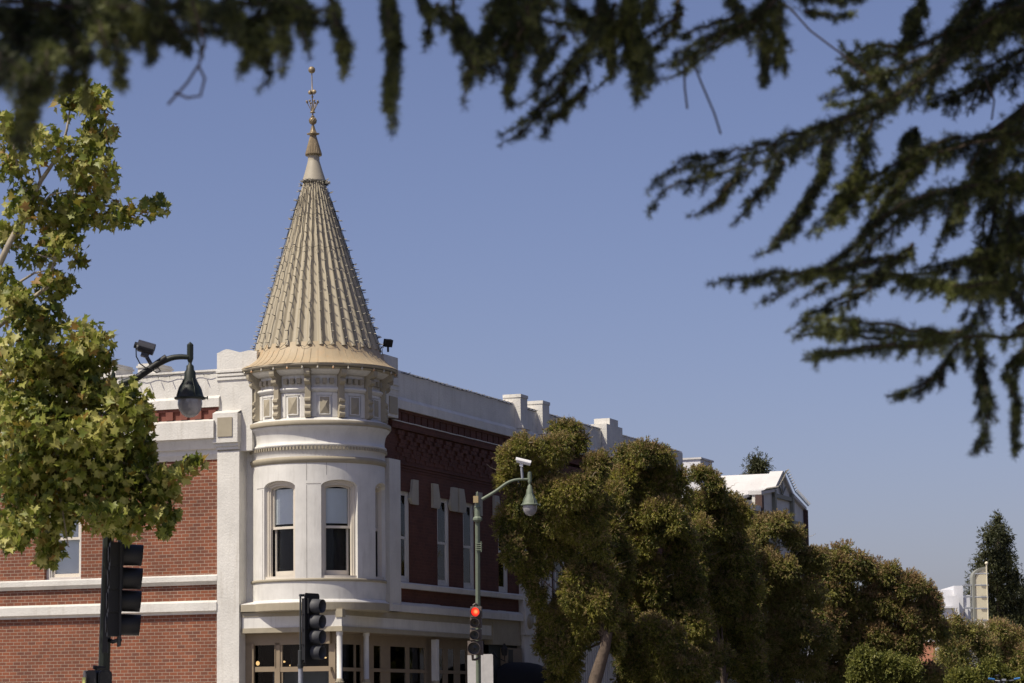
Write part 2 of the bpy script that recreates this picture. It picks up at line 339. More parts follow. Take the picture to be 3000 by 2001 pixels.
def rpar(u0,u1,name='parapet'):
    m=MB(); extr(m,[(-.3,9.19),(.14,9.19),(.14,9.40),(.05,9.50),(.05,10.10),(.02,10.17),(-.3,10.19)],u0,u1,'R'); bp(name,m,WHITE)
rpar(2.9,11.6); rpar(12.1,13.33); rpar(13.9,18.9); rpar(20.5,UE)
# upper block right of the turret
m=MB(); m.box(2.2,3.08,-.17,.3,8.92,10.42); m.box(2.15,3.12,-.20,.3,9.72,9.77); m.box(2.15,3.12,-.19,.3,9.60,9.64); m.box(2.15,3.11,-.18,.3,9.48,9.52); pb=bp('pier_block',m,WHITE)
m=MB(); m.box(2.5,3.0,-.195,-.165,9.0,9.42); m.build('panel',TAN,pb)
# right pilaster
zt=Rr(1140,1345)[1]
m=MB(); m.box(2.62,3.305,-.12,.2,4.17,zt); bp('pilaster',m,WHITE)
# bands on the right
m=MB(); extr(m,[(-.02,4.757),(.12,4.757),(.13,4.87),(.10,4.90),(-.08,4.93),(-.08,4.8)],3.3,11.85,'R'); bp('sill_band',m,WHITE)
m=MB(); extr(m,[(-.02,4.17),(.15,4.17),(.15,4.33),(.05,4.40),(-.02,4.40)],2.72,11.85,'R'); bp('sill_band',m,WHITE)
m=MB(); u=3.3
while u<11.7:
    du=random.uniform(.5,1.0); h=random.uniform(0,.02); m.poly([(u,-.14,4.352),(u,.0,4.41+h),(u,.0,4.395),(u,-.14,4.342)],(min(du,11.8-u)-.02,0,0)); u+=du
bp('band_flashing',m,WHITE)
for u0,u1 in ((12.4,13.67),(14.12,UE)):
    m=MB(); m.box(u0,u1,-.10,.05,4.17,4.40); m.box(u0,u1,-.09,.05,4.757,4.90); bp('sill_band',m,WHITE)
# tall piers on the street side
for (u0,u1,t0,t1) in ((11.85,12.40,11.57,12.11),(13.67,14.12,13.33,13.90)):
    m=MB(); m.box(u0,u1,-.14,.2,0,8.9); m.box(t0,t1,-.22,.3,9.55,10.33)
    m.box(t0-.02,t1+.02,-.24,.3,10.33,10.42)
    for k,z in enumerate((9.50,9.40,9.30)): m.box(t0-.02+.02*k,t1+.05-.02*k,-.30+.035*k,.2,z-.04,z+.05)
    m.box(t0,u1-.02,-.15,.3,8.7,9.4)
    pl=bp('pier',m,WHITE)
    m=MB(); m.box(t0+.1,t1-.05,-.175,-.145,8.78,9.22); m.build('panel',TAN,pl)
    m=MB(); m.box(u0-.04,u1+.04,-.20,.0,3.80,4.50); m.lathe([(0.001,.05),(.19,.05),(.21,.0)],((u0+u1)/2,-.20,4.17),20,1,axis=(0,-1,0)); m.build('medallion',[WHITE,TAN],pl)
m=MB(); m.box(18.95,20.45,-.22,.3,9.3,10.30); m.box(19.3,20.1,-.20,.3,10.30,10.5); m.box(18.9,20.5,-.26,.3,9.3,9.4); bp('pier',m,WHITE)
m=MB(); m.box(11.9,UE,.02,.25,0,4.3); m.box(12.5,13.6,-.03,.03,3.3,3.75); m.box(12.5,13.6,-.03,.03,2.5,3.2);
u=14.3
while u<20: m.box(u,u+.10,-.02,.03,0,4.0); u+=.2
bp('ground_floor_wall',m,WHITE)
# windows of the next bay (seen through the tree)
for a in (12.7,14.6,16.8,19,21.2): flatwin('R',a,a+.8,4.95,7.2,-.06,blind=0)
# floors and roof
m=MB(); m.box(.04,UE-.1,.04,VL-.1,3.66,4.08); bp('floor_slab',m,TAND)
m=MB(); m.box(.41,UE-.1,.41,VL-.1,9.2,9.4); bp('flat_roof',m,WROOF)
m=MB(); m.box(UE-.2,UE,.26,VL,0,9.9); m.box(.41,UE,VL-.2,VL,0,9.9); bp('rear_wall',m,WHITE)
m=MB(); m.box(6,6.1,3,VL-.3,.2,3.6); m.box(3,12,3.5,3.6,.2,3.6); m.box(.8,.9,9,VL-.4,4.2,9); bp('partition',m,DARKIN)
# --- fascia over the shopfront
m=MB(); m.box(-.03,.2,-.03,2.59,4.0,4.11,0); m.box(-.012,.2,-.012,2.585,3.735,4.0,1); m.box(-.035,.2,-.035,2.58,3.62,3.735,0)
m.box(2.59,9.7,-.03,.2,4.0,4.165,0); m.box(.2,9.7,-.012,.2,3.735,3.998,1); m.box(.2,9.7,-.035,.2,3.622,3.733,0); m.box(.2,2.59,-.028,.19,4.002,4.108,0)
m.box(9.7,11.85,-.05,.2,3.5,4.165,0)
m.box(-.045,.13,-.045,.13,3.95,4.14,0)
bp('fascia',m,[TAN,WSM])
m=MB(); m.box(.2,11.8,.2,3.4,3.60,3.66); bp('soffit',m,TAND)
# --- shopfront, left side (plane u=.25)
def Lb(m,x0,y0,x1,y1,u,d,mi=0):
    xs=lambda x,y:(700+x/5.8775,1800+y/5.8775)
    a=L(*xs(x0,y0),u); b=L(*xs(x1,y1),u); zb=b[1] if y1<1181 else 0.3
    m.box(u,u+d,b[0],a[0],zb,a[1],mi)
m=MB(); U1=.22
Lb(m,60,300,1750,500,U1,.1); Lb(m,60,490,240,1185,U1,.1); Lb(m,612,490,705,1185,U1,.1); Lb(m,1545,470,1660,1185,U1,.1)
Lb(m,240,905,612,985,U1+.01,.08); Lb(m,705,905,1545,975,U1+.01,.08)
Lb(m,240,490,262,905,U1+.02,.06); Lb(m,700,490,745,905,U1+.02,.06); Lb(m,210,498,250,1185,U1-.03,.04); Lb(m,612,500,626,905,U1-.02,.03); Lb(m,240,985,262,1185,U1+.02,.05);Lb(m,735,985,752,1185,U1+.02,.05)
sf=bp('shopfront',m,TAND)
m=MB(); m.box(U1+.05,U1+.055,.15,2.3,.4,3.5); m.build('pane',GLASS,sf)
m=MB(); m.box(U1+.35,U1+.36,.5,2.05,.4,2.72); m.build('blind',mat('grey_shade_cloth',(.10,.11,.11),.9),sf)
# right side shopfront (plane v=.3) frames
def Rb(m,x0,y0,x1,y1,v,d,mi=0,sx=1060,sy=1800,k=5.8775):
    a=Rr(sx+x0/k,sy+y0/k,v); b=Rr(sx+x1/k,sy+y1/k,v); zb=b[1] if y1<1181 else .3
    m.box(a[0],b[0],v,v+d,zb,a[1],mi)
V1=.35
m=MB()
zz=3.13; za=2.93
m.box(.1,9.6,V1,V1+.1,3.34,3.62)       # header
for x0,x1 in ((-130,-100),(-20,30),(120,205),(325,490),(755,820),(1080,1215),(1400,1480),(1590,1690),(1790,1850),(1980,2110)):
    a=Rr(1060+x0/5.8775,1900,V1)[0]; b=Rr(1060+x1/5.8775,1900,V1)[0]; m.box(a,b,V1,V1+.03,.3,3.34)
m.box(.1,9.6,V1-.02,V1+.03,2.705,2.79)
sf=bp('shopfront',m,TAND)
m=MB(); m.box(.3,9.6,V1+.015,V1+.02,.4,3.4); m.build('pane',GLASS,sf)
m=MB(); m.box(.7,3.0,1.6,1.65,.3,3.6); m.box(3.5,9.6,1.9,1.95,.3,3.6); m.build('room_back',DARKIN,sf)
# columns
def column(u,v,z1,r,sq=False):
    m=MB()
    if sq: m.box(u-r,u+r,v-r,v+r,2.5,z1)
    else: m.lathe([(r*1.02,0.12),(r*1.02,2.50),(r,2.50),(r,z1-.08)],(u,v,0),20); m.lathe([(r*1.2,z1-.08),(r*1.2,z1)],(u,v,0),20)
    if sq: m.box(u-r*1.05,u+r*1.05,v-r*1.05,v+r*1.05,.12,2.38)
    co=bp('column',m,WSM)
    m=MB(); m.lathe([(r*1.0,2.36),(r*1.25,2.40),(r*1.3,2.44),(r*1.25,2.5),(r,2.52)],(u,v,0),20)
    for k in range(14): a=2*math.pi*k/14; m.sphere((u+r*1.32*math.cos(a),v+r*1.32*math.sin(a),2.44),.018,6)
    m.build('collar',TAN,co)
column(.09,.09,3.62,.068)
column(Rr(1073,1900,.1)[0],.1,3.62,.066)
column(Rr(1275,1900,.1)[0],.1,3.55,.075,True)
# pendant lamps inside the shop (lit bulbs)
LITB=mat('warm_lit_bulb',(1,.75,.4),.5,emit=((1,.62,.25),1.1))
for (x,y,r) in ((325,842,.045),(775,815,.038),(892,878,.038),(1490,745,.03)):
    v,z=L(700+x/5.8775,1800+y/5.8775,.75)
    t=thing('pendant_lamp','small warm pendant lamp glowing behind the shopfront glass, '+{325:'leftmost and brightest',775:'upper one behind the middle pane',892:'lower one behind the middle pane',1490:'rightmost one near the white column'}[x],'lamp',G(.75,v,z),0,'lit pendant lamps in the shop')
    mm=MB(); mm.sphere((0,0,0),r,10,sq=1.2 if x==325 else .6); mm.build('bulb',LITB,t)
    mm=MB(); mm.tube([(0,0,r*.5),(0,0,3.6-z)],.006,5); mm.build('cord',WIRE,t)
# --- right end of the ground floor: dark door panel, wall box, louvre
m=MB(); m.box(9.75,11.8,.06,.1,.2,3.5); bp('shaded_panel',m,mat('dark_grey_green_board',(.05,.06,.055),.8))
a=Rr(1484,1850)[0];b=Rr(1512,1850)[0]
m=MB(); m.box(a-.35,b+.1,-.12,.05,2.95,3.42); m.box(a-.2,a+.15,-.125,-.115,2.99,3.38,1); bp('wall_unit',m,[TAND,BLACK])
m=MB(); z=2.1
m.box(10.35,11.5,-.02,.05,1.95,2.9,0)
while z<2.8: m.poly([(10.5,-.06,z),(10.5,-.02,z+.07),(10.5,-.01,z+.07),(10.5,-.05,z)],(.85,0,0),1); z+=.13
bp('louvre_vent',m,[DARKIN,WHITE])
# ------------------------------------------------------------------ turret
CT=Vector((1.28,1.18,0)); _p=G(1.28,1.18,0); _d=Vector((-_p.x,-_p.y,0)).normalized()
FW=Vector((_d.dot(Vector(UU)),_d.dot(Vector(VV)),0)); RT=Vector((-FW.y,FW.x,0))  # local: towards camera, and camera right
_rw=Vector((AX[0],AX[1],0)); 
if (RT.x*UU[0]+RT.y*VV[0])<0: RT=-RT
def tp(r,ph,z): return CT+FW*(r*math.cos(ph))+RT*(r*math.sin(ph))+Vector((0,0,z))
def tl(m,prof,a0=-180,a1=180,n=96,mi=0,mod=None,close=False,sm=True):
    V=[];k=len(prof)
    for i in range(n+1):
        ph=R_(a0+(a1-a0)*i/n)
        for r,z in prof: V.append(tp(r*(mod(ph) if mod else 1),ph,z))
    Fc=[(i*k+j,(i+1)*k+j,(i+1)*k+j+1,i*k+j+1) for i in range(n) for j in range(k-1)]
    m.add(V,Fc,mi,sm)
    if close: m.add(V[:k],[tuple(range(k))],mi); m.add(V[-k:],[tuple(range(k))[::-1]],mi)
def cbox(m,r0,r1,a0,a1,z0,z1,n=6,mi=0):
    V=[];n=max(1,n)
    for i in range(n+1):
        ph=R_(a0+(a1-a0)*i/n); V+=[tp(r0,ph,z0),tp(r1,ph,z0),tp(r1,ph,z1),tp(r0,ph,z1)]
    Fc=[(i*4+j,(i+1)*4+j,(i+1)*4+(j+1)%4,i*4+(j+1)%4) for i in range(n) for j in range(4)]+[(0,3,2,1),(n*4,n*4+1,n*4+2,n*4+3)]
    m.add(V,Fc,mi)
# wall with arched window openings
WC=[-36.0,18.8,73.6,-90.8]; HW=16.3; RW=1.617
def archz(d): # d in -1..1
    return 7.03+.155*math.sqrt(max(0,1-(d)**2*.98))
m=MB()
angs=sorted(set([round(c+HW*t,4) for c in WC for t in np.linspace(-1,1,17)]+list(np.arange(-180,181,3.0))))
angs=[a for a in angs if not any(c-HW+.01<a<c+HW-.01 and round((a-c)/HW*8,3)%1>.02 and round((a-c)/HW*8,3)%1<.98 for c in WC)]
for a,b in zip(angs[:-1],angs[1:]):
    mid=(a+b)/2; c=[c for c in WC if abs(mid-c)<HW]; pa,pb=R_(a),R_(b)
    def q(z0a,z0b,z1a,z1b): m.add([tp(RW,pa,z0a),tp(RW,pb,z0b),tp(RW,pb,z1b),tp(RW,pa,z1a)],[(0,1,2,3)],0,True)
    if not c: q(4.33,4.33,7.62,7.62)
    else:
        za,zb=archz((a-c[0])/HW),archz((b-c[0])/HW); q(4.33,4.33,4.87,4.87); q(za,zb,7.62,7.62)
        m.add([tp(RW,pa,za),tp(RW,pb,zb),tp(RW-.16,pb,zb),tp(RW-.16,pa,za)],[(0,1,2,3)],0)
        m.add([tp(RW,pa,4.87),tp(RW,pb,4.87),tp(RW-.2,pb,4.875),tp(RW-.2,pa,4.875)],[(0,1,2,3)],0)
for c in WC:
    for s in (-1,1):
        ph=R_(c+s*HW); zj=archz(1); m.add([tp(RW,ph,4.87),tp(RW,ph,zj),tp(RW-.2,ph,zj),tp(RW-.2,ph,4.87)],[(0,1,2,3)],0)
tw=bp('turret_wall',m,WSM)
# thin seams and dents of the sheet-metal cladding
SEAM=mat('seam_grime',(.36,.34,.31),.8,.3,9)
for ph,z0,z1 in ((-9.7,7.17,7.6),(-9.7,4.86,7.06),(7,7.3,7.6),(-54.5,4.86,7.0)): m=MB(); cbox(m,RW-.001,RW+.004,ph-.25,ph+.25,z0,z1,1); bp('cladding_seam',m,SEAM)
m=MB(); cbox(m,RW-.001,RW+.004,-10.2,2.2,7.08,7.098,4); bp('cladding_seam',m,SEAM)
m=MB(); cbox(m,RW-.001,RW+.004,-64,-52.6,7.03,7.048,4); bp('cladding_seam',m,SEAM)
for c in WC[:3]:
    f=MB()
    h=HW-.1
    # jambs + arch casing
    cbox(f,RW-.17,RW-.09,c-h,c-h+2.0,4.88,archz(.95)); cbox(f,RW-.17,RW-.09,c+h-2.0,c+h,4.88,archz(.95))
    cbox(f,RW-.19,RW-.12,c-h+2.0,c-h+3.2,4.88,archz(.9)-.02); cbox(f,RW-.19,RW-.12,c+h-3.2,c+h-2.0,4.88,archz(.9)-.02)
    n=14
    for i in range(n):
        d0,d1=-1+2*i/n,-1+2*(i+1)/n; pa,pb=R_(c+h*d0),R_(c+h*d1); za,zb=archz(d0),archz(d1)
        for r0,r1,t0,t1 in ((RW-.17,RW-.09,0,.06),(RW-.19,RW-.12,.06,.11)):
            P=[tp(r1,pa,za-t0),tp(r1,pb,zb-t0),tp(r1,pb,zb-t1),tp(r1,pa,za-t1),tp(r0,pa,za-t0),tp(r0,pb,zb-t0),tp(r0,pb,zb-t1),tp(r0,pa,za-t1)]
            f.add(P,[(0,1,2,3),(7,6,5,4),(3,2,6,7),(0,4,5,1)],0)
    cbox(f,RW-.19,RW-.04,c-h,c+h,4.872,4.93)
    fo=bp('window',f,CREAM)
    s=MB(); a0,a1=c-h+3.2,c+h-3.2
    cbox(s,RW-.25,RW-.20,a0,a0+1.6,6.10,7.10); cbox(s,RW-.25,RW-.20,a1-1.6,a1,6.10,7.10)
    for i in range(8):
        d0,d1=-1+2*i/8,-1+2*(i+1)/8; pa,pb=R_(c+(h-3.2)*d0),R_(c+(h-3.2)*d1); za,zb=archz(d0*.82)-.10,archz(d1*.82)-.10
        s.add([tp(RW-.2,pa,za),tp(RW-.2,pb,zb),tp(RW-.2,pb,zb-.05),tp(RW-.2,pa,za-.05),tp(RW-.25,pa,za-.05),tp(RW-.25,pb,zb-.05)],[(0,1,2,3),(3,2,5,4)],0)
    cbox(s,RW-.26,RW-.195,a0,a1,6.05,6.11)
    cbox(s,RW-.31,RW-.26,a0,a0+1.9,4.93,6.06); cbox(s,RW-.31,RW-.26,a1-1.9,a1,4.93,6.06); cbox(s,RW-.312,RW-.255,a0+1.9,a1-1.9,4.93,5.06)
    s.build('sash',CREAM,fo)
    g=MB(); cbox(g,RW-.232,RW-.228,a0,a1,6.08,7.12,8); cbox(g,RW-.29,RW-.286,a0,a1,4.95,6.07,8); g.build('pane',GLASS,fo)
    if c<60:
        d=MB(); cbox(d,RW-.275,RW-.265,a0+.6,a1-.4,6.20,7.0,8); cbox(d,RW-.285,RW-.26,a0+.6,a1-.4,6.17,6.20,8); d.build('blind',BLIND,fo)
m=MB(); tl(m,[(1.27,4.3),(1.27,7.6)],n=48); bp('room_core',m,DARKIN)
m=MB(); m.add([tp(1.6,R_(a),7.35) for a in range(0,360,12)],[tuple(range(30))]); bp('turret_ceiling',m,DARKIN); m=MB(); m.add([tp(1.6,R_(a),4.5) for a in range(0,360,12)],[tuple(range(30))]); bp('turret_floor',m,DARKIN)
# sill lip, tray, ledges
m=MB(); tl(m,[(1.60,4.79),(1.645,4.80),(1.652,4.83),(1.645,4.858),(1.60,4.87)]); bp('turret_sill',m,TAN)
m=MB(); tl(m,[(1.60,4.40),(1.63,4.36),(1.70,4.31),(1.70,4.30)],mi=1); tl(m,[(1.70,4.30),(1.705,4.29),(1.705,4.125),(1.66,4.11),(.9,4.11)],mi=0,sm=False)
m.box(-.10,1.2,1.5,2.57,4.125,4.29,0); m.poly([(-.10,1.5,4.29),(-.10,2.57,4.29),(.3,2.57,4.38),(.3,1.5,4.38)],(0,0,.006),1)
bp('turret_tray',m,[TAN,WSM])
m=MB(); tl(m,[(1.60,7.585),(1.635,7.59),(1.64,7.63),(1.66,7.65),(1.665,7.72),(1.61,7.745)],mi=0); bp('turret_ledge',m,TAN)
m=MB(); tl(m,[(1.617,7.73),(1.617,7.90),(1.64,7.905),(1.64,7.985),(1.655,7.99),(1.665,8.02),(1.655,8.045),(1.625,8.06),(1.61,8.12),(1.615,8.2),(1.635,8.3),(1.67,8.38),(1.72,8.43),(1.735,8.455),(1.735,8.475),(1.70,8.48)]); bp('turret_cove',m,WSM)
for i in range(120):
    a=i*3.0
    if -100<((a+180)%360)-180<100: m=MB(); cbox(m,1.62,1.675,a,a+1.55,7.905,7.975,1); bp('turret_dentil',m,TAN)
m=MB(); tl(m,[(1.70,8.475),(1.765,8.48),(1.775,8.50),(1.775,8.575),(1.76,8.59)]); bp('turret_ledge',m,TAN)
m=MB(); tl(m,[(1.762,8.588),(1.66,8.64),(1.60,8.665),(1.56,8.67),(1.56,9.80)]); fr=bp('frieze_wall',m,WSM)
BR=[-91.5,-63.8,-36.0,-8.2,19.6,47.4,75.2,103.0]
bprof=[(1.55,8.66),(1.66,8.66),(1.70,8.68),(1.735,8.72),(1.735,8.76),(1.695,8.80),(1.70,8.84),(1.735,8.88),(1.735,8.93),(1.695,8.97),(1.70,9.01),(1.74,9.05),(1.74,9.10),(1.69,9.14),(1.69,9.42),(1.70,9.44),(1.76,9.47),(1.80,9.51),(1.80,9.56),(1.75,9.60),(1.79,9.63),(1.86,9.66),(1.88,9.71),(1.88,9.80),(1.55,9.80)]
for b in BR:
    m=MB(); ph=R_(b); c0=tp(0,0,0); rd=FW*math.cos(ph)+RT*math.sin(ph); tg=-FW*math.sin(ph)+RT*math.cos(ph)
    m.poly([CT+rd*r+tg*(-.07)+Vector((0,0,z)) for r,z in bprof],tg*.14); bp('bracket',m,TAN)
for b in BR[:-1]:
    a0,a1=b+2.6,b+27.8-2.6; c=(a0+a1)/2
    m=MB(); tl(m,[(1.56,9.69),(1.64,9.69),(1.66,9.705),(1.70,9.72),(1.76,9.76),(1.80,9.79),(1.80,9.81)],a0,a1,8,close=True)
    tl(m,[(1.56,9.27),(1.605,9.28),(1.61,9.31),(1.645,9.33),(1.65,9.36),(1.60,9.40),(1.56,9.405)],a0,a1,8,close=True)
    # panel frame
    pw=4.9
    cbox(m,1.56,1.585,a0,a0+4.4,8.68,9.25,2); cbox(m,1.56,1.585,a1-4.4,a1,8.68,9.25,2); cbox(m,1.555,1.584,c-6.6,c+6.6,9.20,9.262,3)
    bo=bp('frieze_panel',m,WSM)
    m=MB()
    for k in (-1,0,1): cbox(m,1.56,1.66,c+k*6.0-1.7,c+k*6.0+1.7,9.475,9.60,1)
    m.build('dentil',TAN,bo)
    m=MB(); zc=8.955; hz=.20; ha=4.0
    cbox(m,1.56,1.60,c-5,c+5,8.735,9.175,2,1)
    P=[tp(1.602,R_(c-ha),zc-hz),tp(1.602,R_(c+ha),zc-hz),tp(1.602,R_(c+ha),zc+hz),tp(1.602,R_(c-ha),zc+hz),tp(1.645,R_(c+.6),zc)]
    m.add(P,[(0,1,4),(1,2,4),(2,3,4),(3,0,4)],0); m.build('pyramid_panel',[TAN,WSM],bo)
# eave gutter + flared skirt
m=MB(); tl(m,[(1.60,9.80),(1.80,9.805),(1.85,9.80),(1.87,9.83),(1.90,9.835),(1.92,9.87),(1.945,9.88),(1.95,9.915),(1.935,9.94)],mi=0); eg=bp('eave_gutter',m,TAN)
m=MB(); wob=lambda ph: 1+.0035*math.sin(11*ph)+.002*math.sin(29*ph)
tl(m,[(1.957,9.925),(1.957,9.937),(1.93,9.95),(1.82,10.01),(1.72,10.09),(1.63,10.19),(1.55,10.32),(1.48,10.50)],n=180,mod=wob); bp('flared_roof_skirt',m,ROOFG)
m=MB()
for k in range(60):
    a=R_(k*6)
    pts=[tp(r+.004,a,z+.003) for r,z in [(1.957,9.937),(1.93,9.95),(1.82,10.01),(1.72,10.09),(1.63,10.19),(1.55,10.32)]]
    m.tube(pts,.0045,4,caps=False)
bp('skirt_seam',m,ROOFG)
# ribbed cone, leaning slightly
TILTS=math.tan(R_(1.05))
def lean(o,z0=10.4):
    for v in o.data.vertices:
        if v.co.z>z0: d=-(v.co.z-z0)*TILTS; v.co.x+=RT.x*d; v.co.y+=RT.y*d
    return o
NR=34
def ribmod(amp):
    def f(ph):
        t=(ph*NR/(2*math.pi))%1.0
        return 1+amp*(math.sin(math.pi*t/.62)**.8 if t<.62 else 0)
    return f
m=MB(); n=NR*12; V=[];zs=np.linspace(10.40,14.68,24)
for i in range(n):
    ph=2*math.pi*i/n; t=(ph*NR/(2*math.pi))%1.0; pr=(max(0,math.sin(math.pi*min(t/.62,1)))**.75)
    for z in zs:
        s=(z-10.40)/(14.68-10.40); r=1.505*(1-s)+.255*s; V.append(tp(r-.03+(.085*(1-s)+.026*s)*pr,ph,z+(.02*pr if s==0 else 0)))
k=len(zs); m.add(V,[(i*k+j,((i+1)%n)*k+j,((i+1)%n)*k+j+1,i*k+j+1) for i in range(n) for j in range(k-1)],0,True)
# dark underside of the rib ends
m.add([tp(1.47,2*math.pi*i/n,10.42) for i in range(n)]+[V[i*k] for i in range(n)],[(i,(i+1)%n,n+(i+1)%n,n+i) for i in range(n)],0)
cone=lean(bp('ribbed_spire_roof',m,ROOF))
m=MB(); tl(m,[(.27,14.62),(.295,14.64),(.285,14.68),(.21,14.93),(.148,15.155),(.143,15.17),(.143,15.30),(.15,15.36)],n=40); lean(bp('spire_neck',m,NECK))
m=MB(); fl=lambda ph:1+.05*math.cos(26*ph)
tl(m,[(.14,15.33),(.19,15.30),(.197,15.345),(.075,15.80),(.07,15.83)],n=156,mod=fl)
tl(m,[(.07,15.80),(.09,15.82),(.14,15.835),(.145,15.86),(.125,15.855),(.08,15.88),(.055,15.96),(.028,16.07),(.03,16.09)],n=48,mod=lambda ph:1+.10*math.cos(4*ph+.6))
m.sphere(tp(0,0,16.178),.095,20); 
for k_ in range(10):
    a=2*math.pi*k_/10; m.tube([tp(.097*math.sin(t),a+.9*t,16.178-.097*math.cos(t)) for t in np.linspace(.15,3.0,9)],.006,4)
tl(m,[(.02,16.26),(.045,16.29),(.045,16.30),(.018,16.31),(.018,16.37),(.02,16.375),(.066,16.38),(.066,16.395),(.025,16.42),(.014,16.45),(.014,16.76),(.028,16.77),(.028,16.80),(.016,16.81),(.012,17.39)],n=16)
for k_ in range(8):
    a=2*math.pi*k_/8+.3; m.tube([tp(.03,a,16.41),tp(.07,a,16.50),tp(.135,a,16.63)],.009,5); m.sphere(tp(.145,a,16.655),.028,8)
for k_ in range(4):
    a=math.pi/2*k_+R_(50); c=tp(.062,a,16.90); dr=(tp(1,a,0)-tp(0,a,0)); m.lathe([(0.001,-.02),(.052,-.012),(.057,.0),(.05,.012),(.02,.006),(.001,.03)],c,14,0,axis=dr.cross(Vector((0,0,1)))*.8+dr*.5)
m.sphere(tp(0,0,17.46),.088,20)
lean(bp('finial',m,GOLD))
# string lights on the spire
SL=thing('string_lights','dark wires of small clear bulbs running down every rib of the tan spire','string lights',G(1.28,1.18,10.4),RZ)
def slo(p): return p-CT-Vector((0,0,10.4))
def leanp(p): 
    d=-(p.z-10.4)*TILTS if p.z>10.4 else 0; return p+RT*d
wm=MB(); bulbs=[]
for k in range(NR):
    a0=(k+.33)/NR*2*math.pi; aa=((math.degrees(a0)+180)%360)-180
    if abs(aa)>104: continue
    z=10.52+random.uniform(0,.06); pts=[]; jit=random.uniform(-.01,.01)
    st=.225 if k%2 else .24
    while z<14.6:
        s=(z-10.4)/4.28; r=1.505*(1-s)+.255*s+.06*(1-s)+.012
        a=a0+jit+random.uniform(-.012,.012)*(1 if s<.6 else 2)
        p=leanp(tp(r,a,z)); pts.append(slo(p))
        if random.random()<.93 and not (s>.55 and k%2): bulbs.append((aa,p,a,z,s))
        z+=st*random.uniform(.93,1.07); jit*=.9
    pts2=[]
    for q0,q1 in zip(pts[:-1],pts[1:]): pts2+=[q0,(q0+q1)/2+Vector((random.uniform(-.008,.008),random.uniform(-.008,.008),0))]
    wm.tube(pts2,.0055,4,caps=False)
for zc in (13.75,12.9):
    for _ in range(1):
        P=[slo(leanp(tp(1.505*(1-(zc-10.4)/4.28)+.255*((zc-10.4)/4.28)+.06,R_(a),zc+.03*math.sin(a*.3)))) for a in range(-100,101,5)]
        wm.tube(P,.005,4,caps=False)
# loops at the rib ends and tangled wires at the neck
for k in range(NR):
    a0=(k+.33)/NR*2*math.pi; aa=((math.degrees(a0)+180)%360)-180
    if abs(aa)<100 and k%2==0:
        P=[slo(tp(1.575,a0+2*math.pi/NR*t,10.50-.16*math.sin(math.pi*t)*random.uniform(.6,1))) for t in np.linspace(0,1,8)]; wm.tube(P,.006,4,caps=False)
for k in range(26):
    a=R_(random.uniform(-110,110)); z=14.60+random.uniform(-.04,.06)
    P=[slo(leanp(tp(.30+random.uniform(0,.05),a+i*.12,z+random.uniform(-.05,.05)))) for i in range(5)]; wm.tube(P,.005,4,caps=False)
    bulbs.append((math.degrees(a),leanp(tp(.29,a,z)),a,z,.99))
wm.build('wire',WIRE,SL)
def bulbmesh():
    m=MB(); m.tube([(0,0,0),(0,0,.045)],.011,6,0); m.tube([(0,0,.045),(0,0,.09),(0,0,.115)],[.012,.011,.003],6,1); 
    me=bpy.data.meshes.new('bulb'); me.from_pydata(m.v,[],m.f)
    for x in (WIRE,BULB): me.materials.append(x)
    me.polygons.foreach_set('material_index',m.m); return me
BM=bulbmesh()
def bulbT(p,d,s=1.0):
    q=Vector((0,0,1)).rotation_difference(d.normalized()); return Matrix.LocRotScale(p,q,Vector((s,s,s)))
random.shuffle(bulbs); bulbs.sort(key=lambda b:abs(b[0])>85)
rest=MB(); cnt=0
for (aa,p,a,z,s) in bulbs:
    d=(FW*math.cos(a)+RT*math.sin(a))*1.0+Vector((random.uniform(-.25,.25),random.uniform(-.25,.25),random.uniform(-.2,.45)))
    M=bulbT(slo(p),d)
    if cnt<98:
        o=bpy.data.objects.new('bulb',BM); sc.collection.objects.link(o); o.parent=SL; o.matrix_local=M
    else:
        off=len(rest.v)
        for vtx in BM.vertices: rest.v.append(tuple(M@vtx.co))
        for pl in BM.polygons: rest.f.append(tuple(i+off for i in pl.vertices)); rest.m.append(pl.material_index); rest.s.append(False)
    cnt+=1
rest.build('bulbs',[WIRE,BULB],SL,kind='stuff')
# eave bulbs
EB=thing('string_lights','row of amber bulbs set under the round eave of the turret roof','string lights',G(1.28,1.18,9.85),RZ)
AMB=mat('amber_bulb',(.55,.32,.16),.3,.3,30)
for k in range(17):
    a=R_(-88+k*11.0); m=MB(); m.tube([(0,0,0),(0,0,-.03)],.022,8,0); m.sphere((0,0,-.05),.028,8,1,sq=1.2)
    o=m.build('bulb',[TAN,[AMB,BULB,BULB][k%3]],EB); o.location=slo(tp(1.925,a,9.865))+Vector((0,0,10.4-9.85))
m=MB(); m.tube([slo(tp(1.925,R_(a),9.845))+Vector((0,0,.55)) for a in range(-100,101,4)],.008,5); m.build('wire',WIRE,EB)
# parapet string lights
def parapet_lights(label,u0,u1,z,v,step=.24,loc=0):
    t=thing('string_lights',label,'string lights',G(u0,v,z),RZ); n=int((u1-u0)/step); m=MB()
    m.tube([(i*step,random.uniform(-.01,.0),random.uniform(-.015,.01)) for i in range(n+1)],.009,4); m.build('wire',WIRE,t)
    for i in range(min(n,95)):
        if random.random()<.06: continue
        o=bpy.data.objects.new('bulb',BM); sc.collection.objects.link(o); o.parent=t
        o.matrix_local=bulbT(Vector((i*step+.1,-.02,0)),Vector((random.uniform(.6,1),random.uniform(-.6,-.2),random.uniform(.0,.5))))
parapet_lights('string of clear bulbs along the shaded white parapet just right of the turret',3.5,11.5,10.11,-.07,.30)
parapet_lights('short string of clear bulbs between the two tall parapet piers',12.15,13.3,10.11,-.07,.28)
parapet_lights('string of clear bulbs along the parapet right of the two tall piers',14.0,18.9,10.11,-.07,.30)
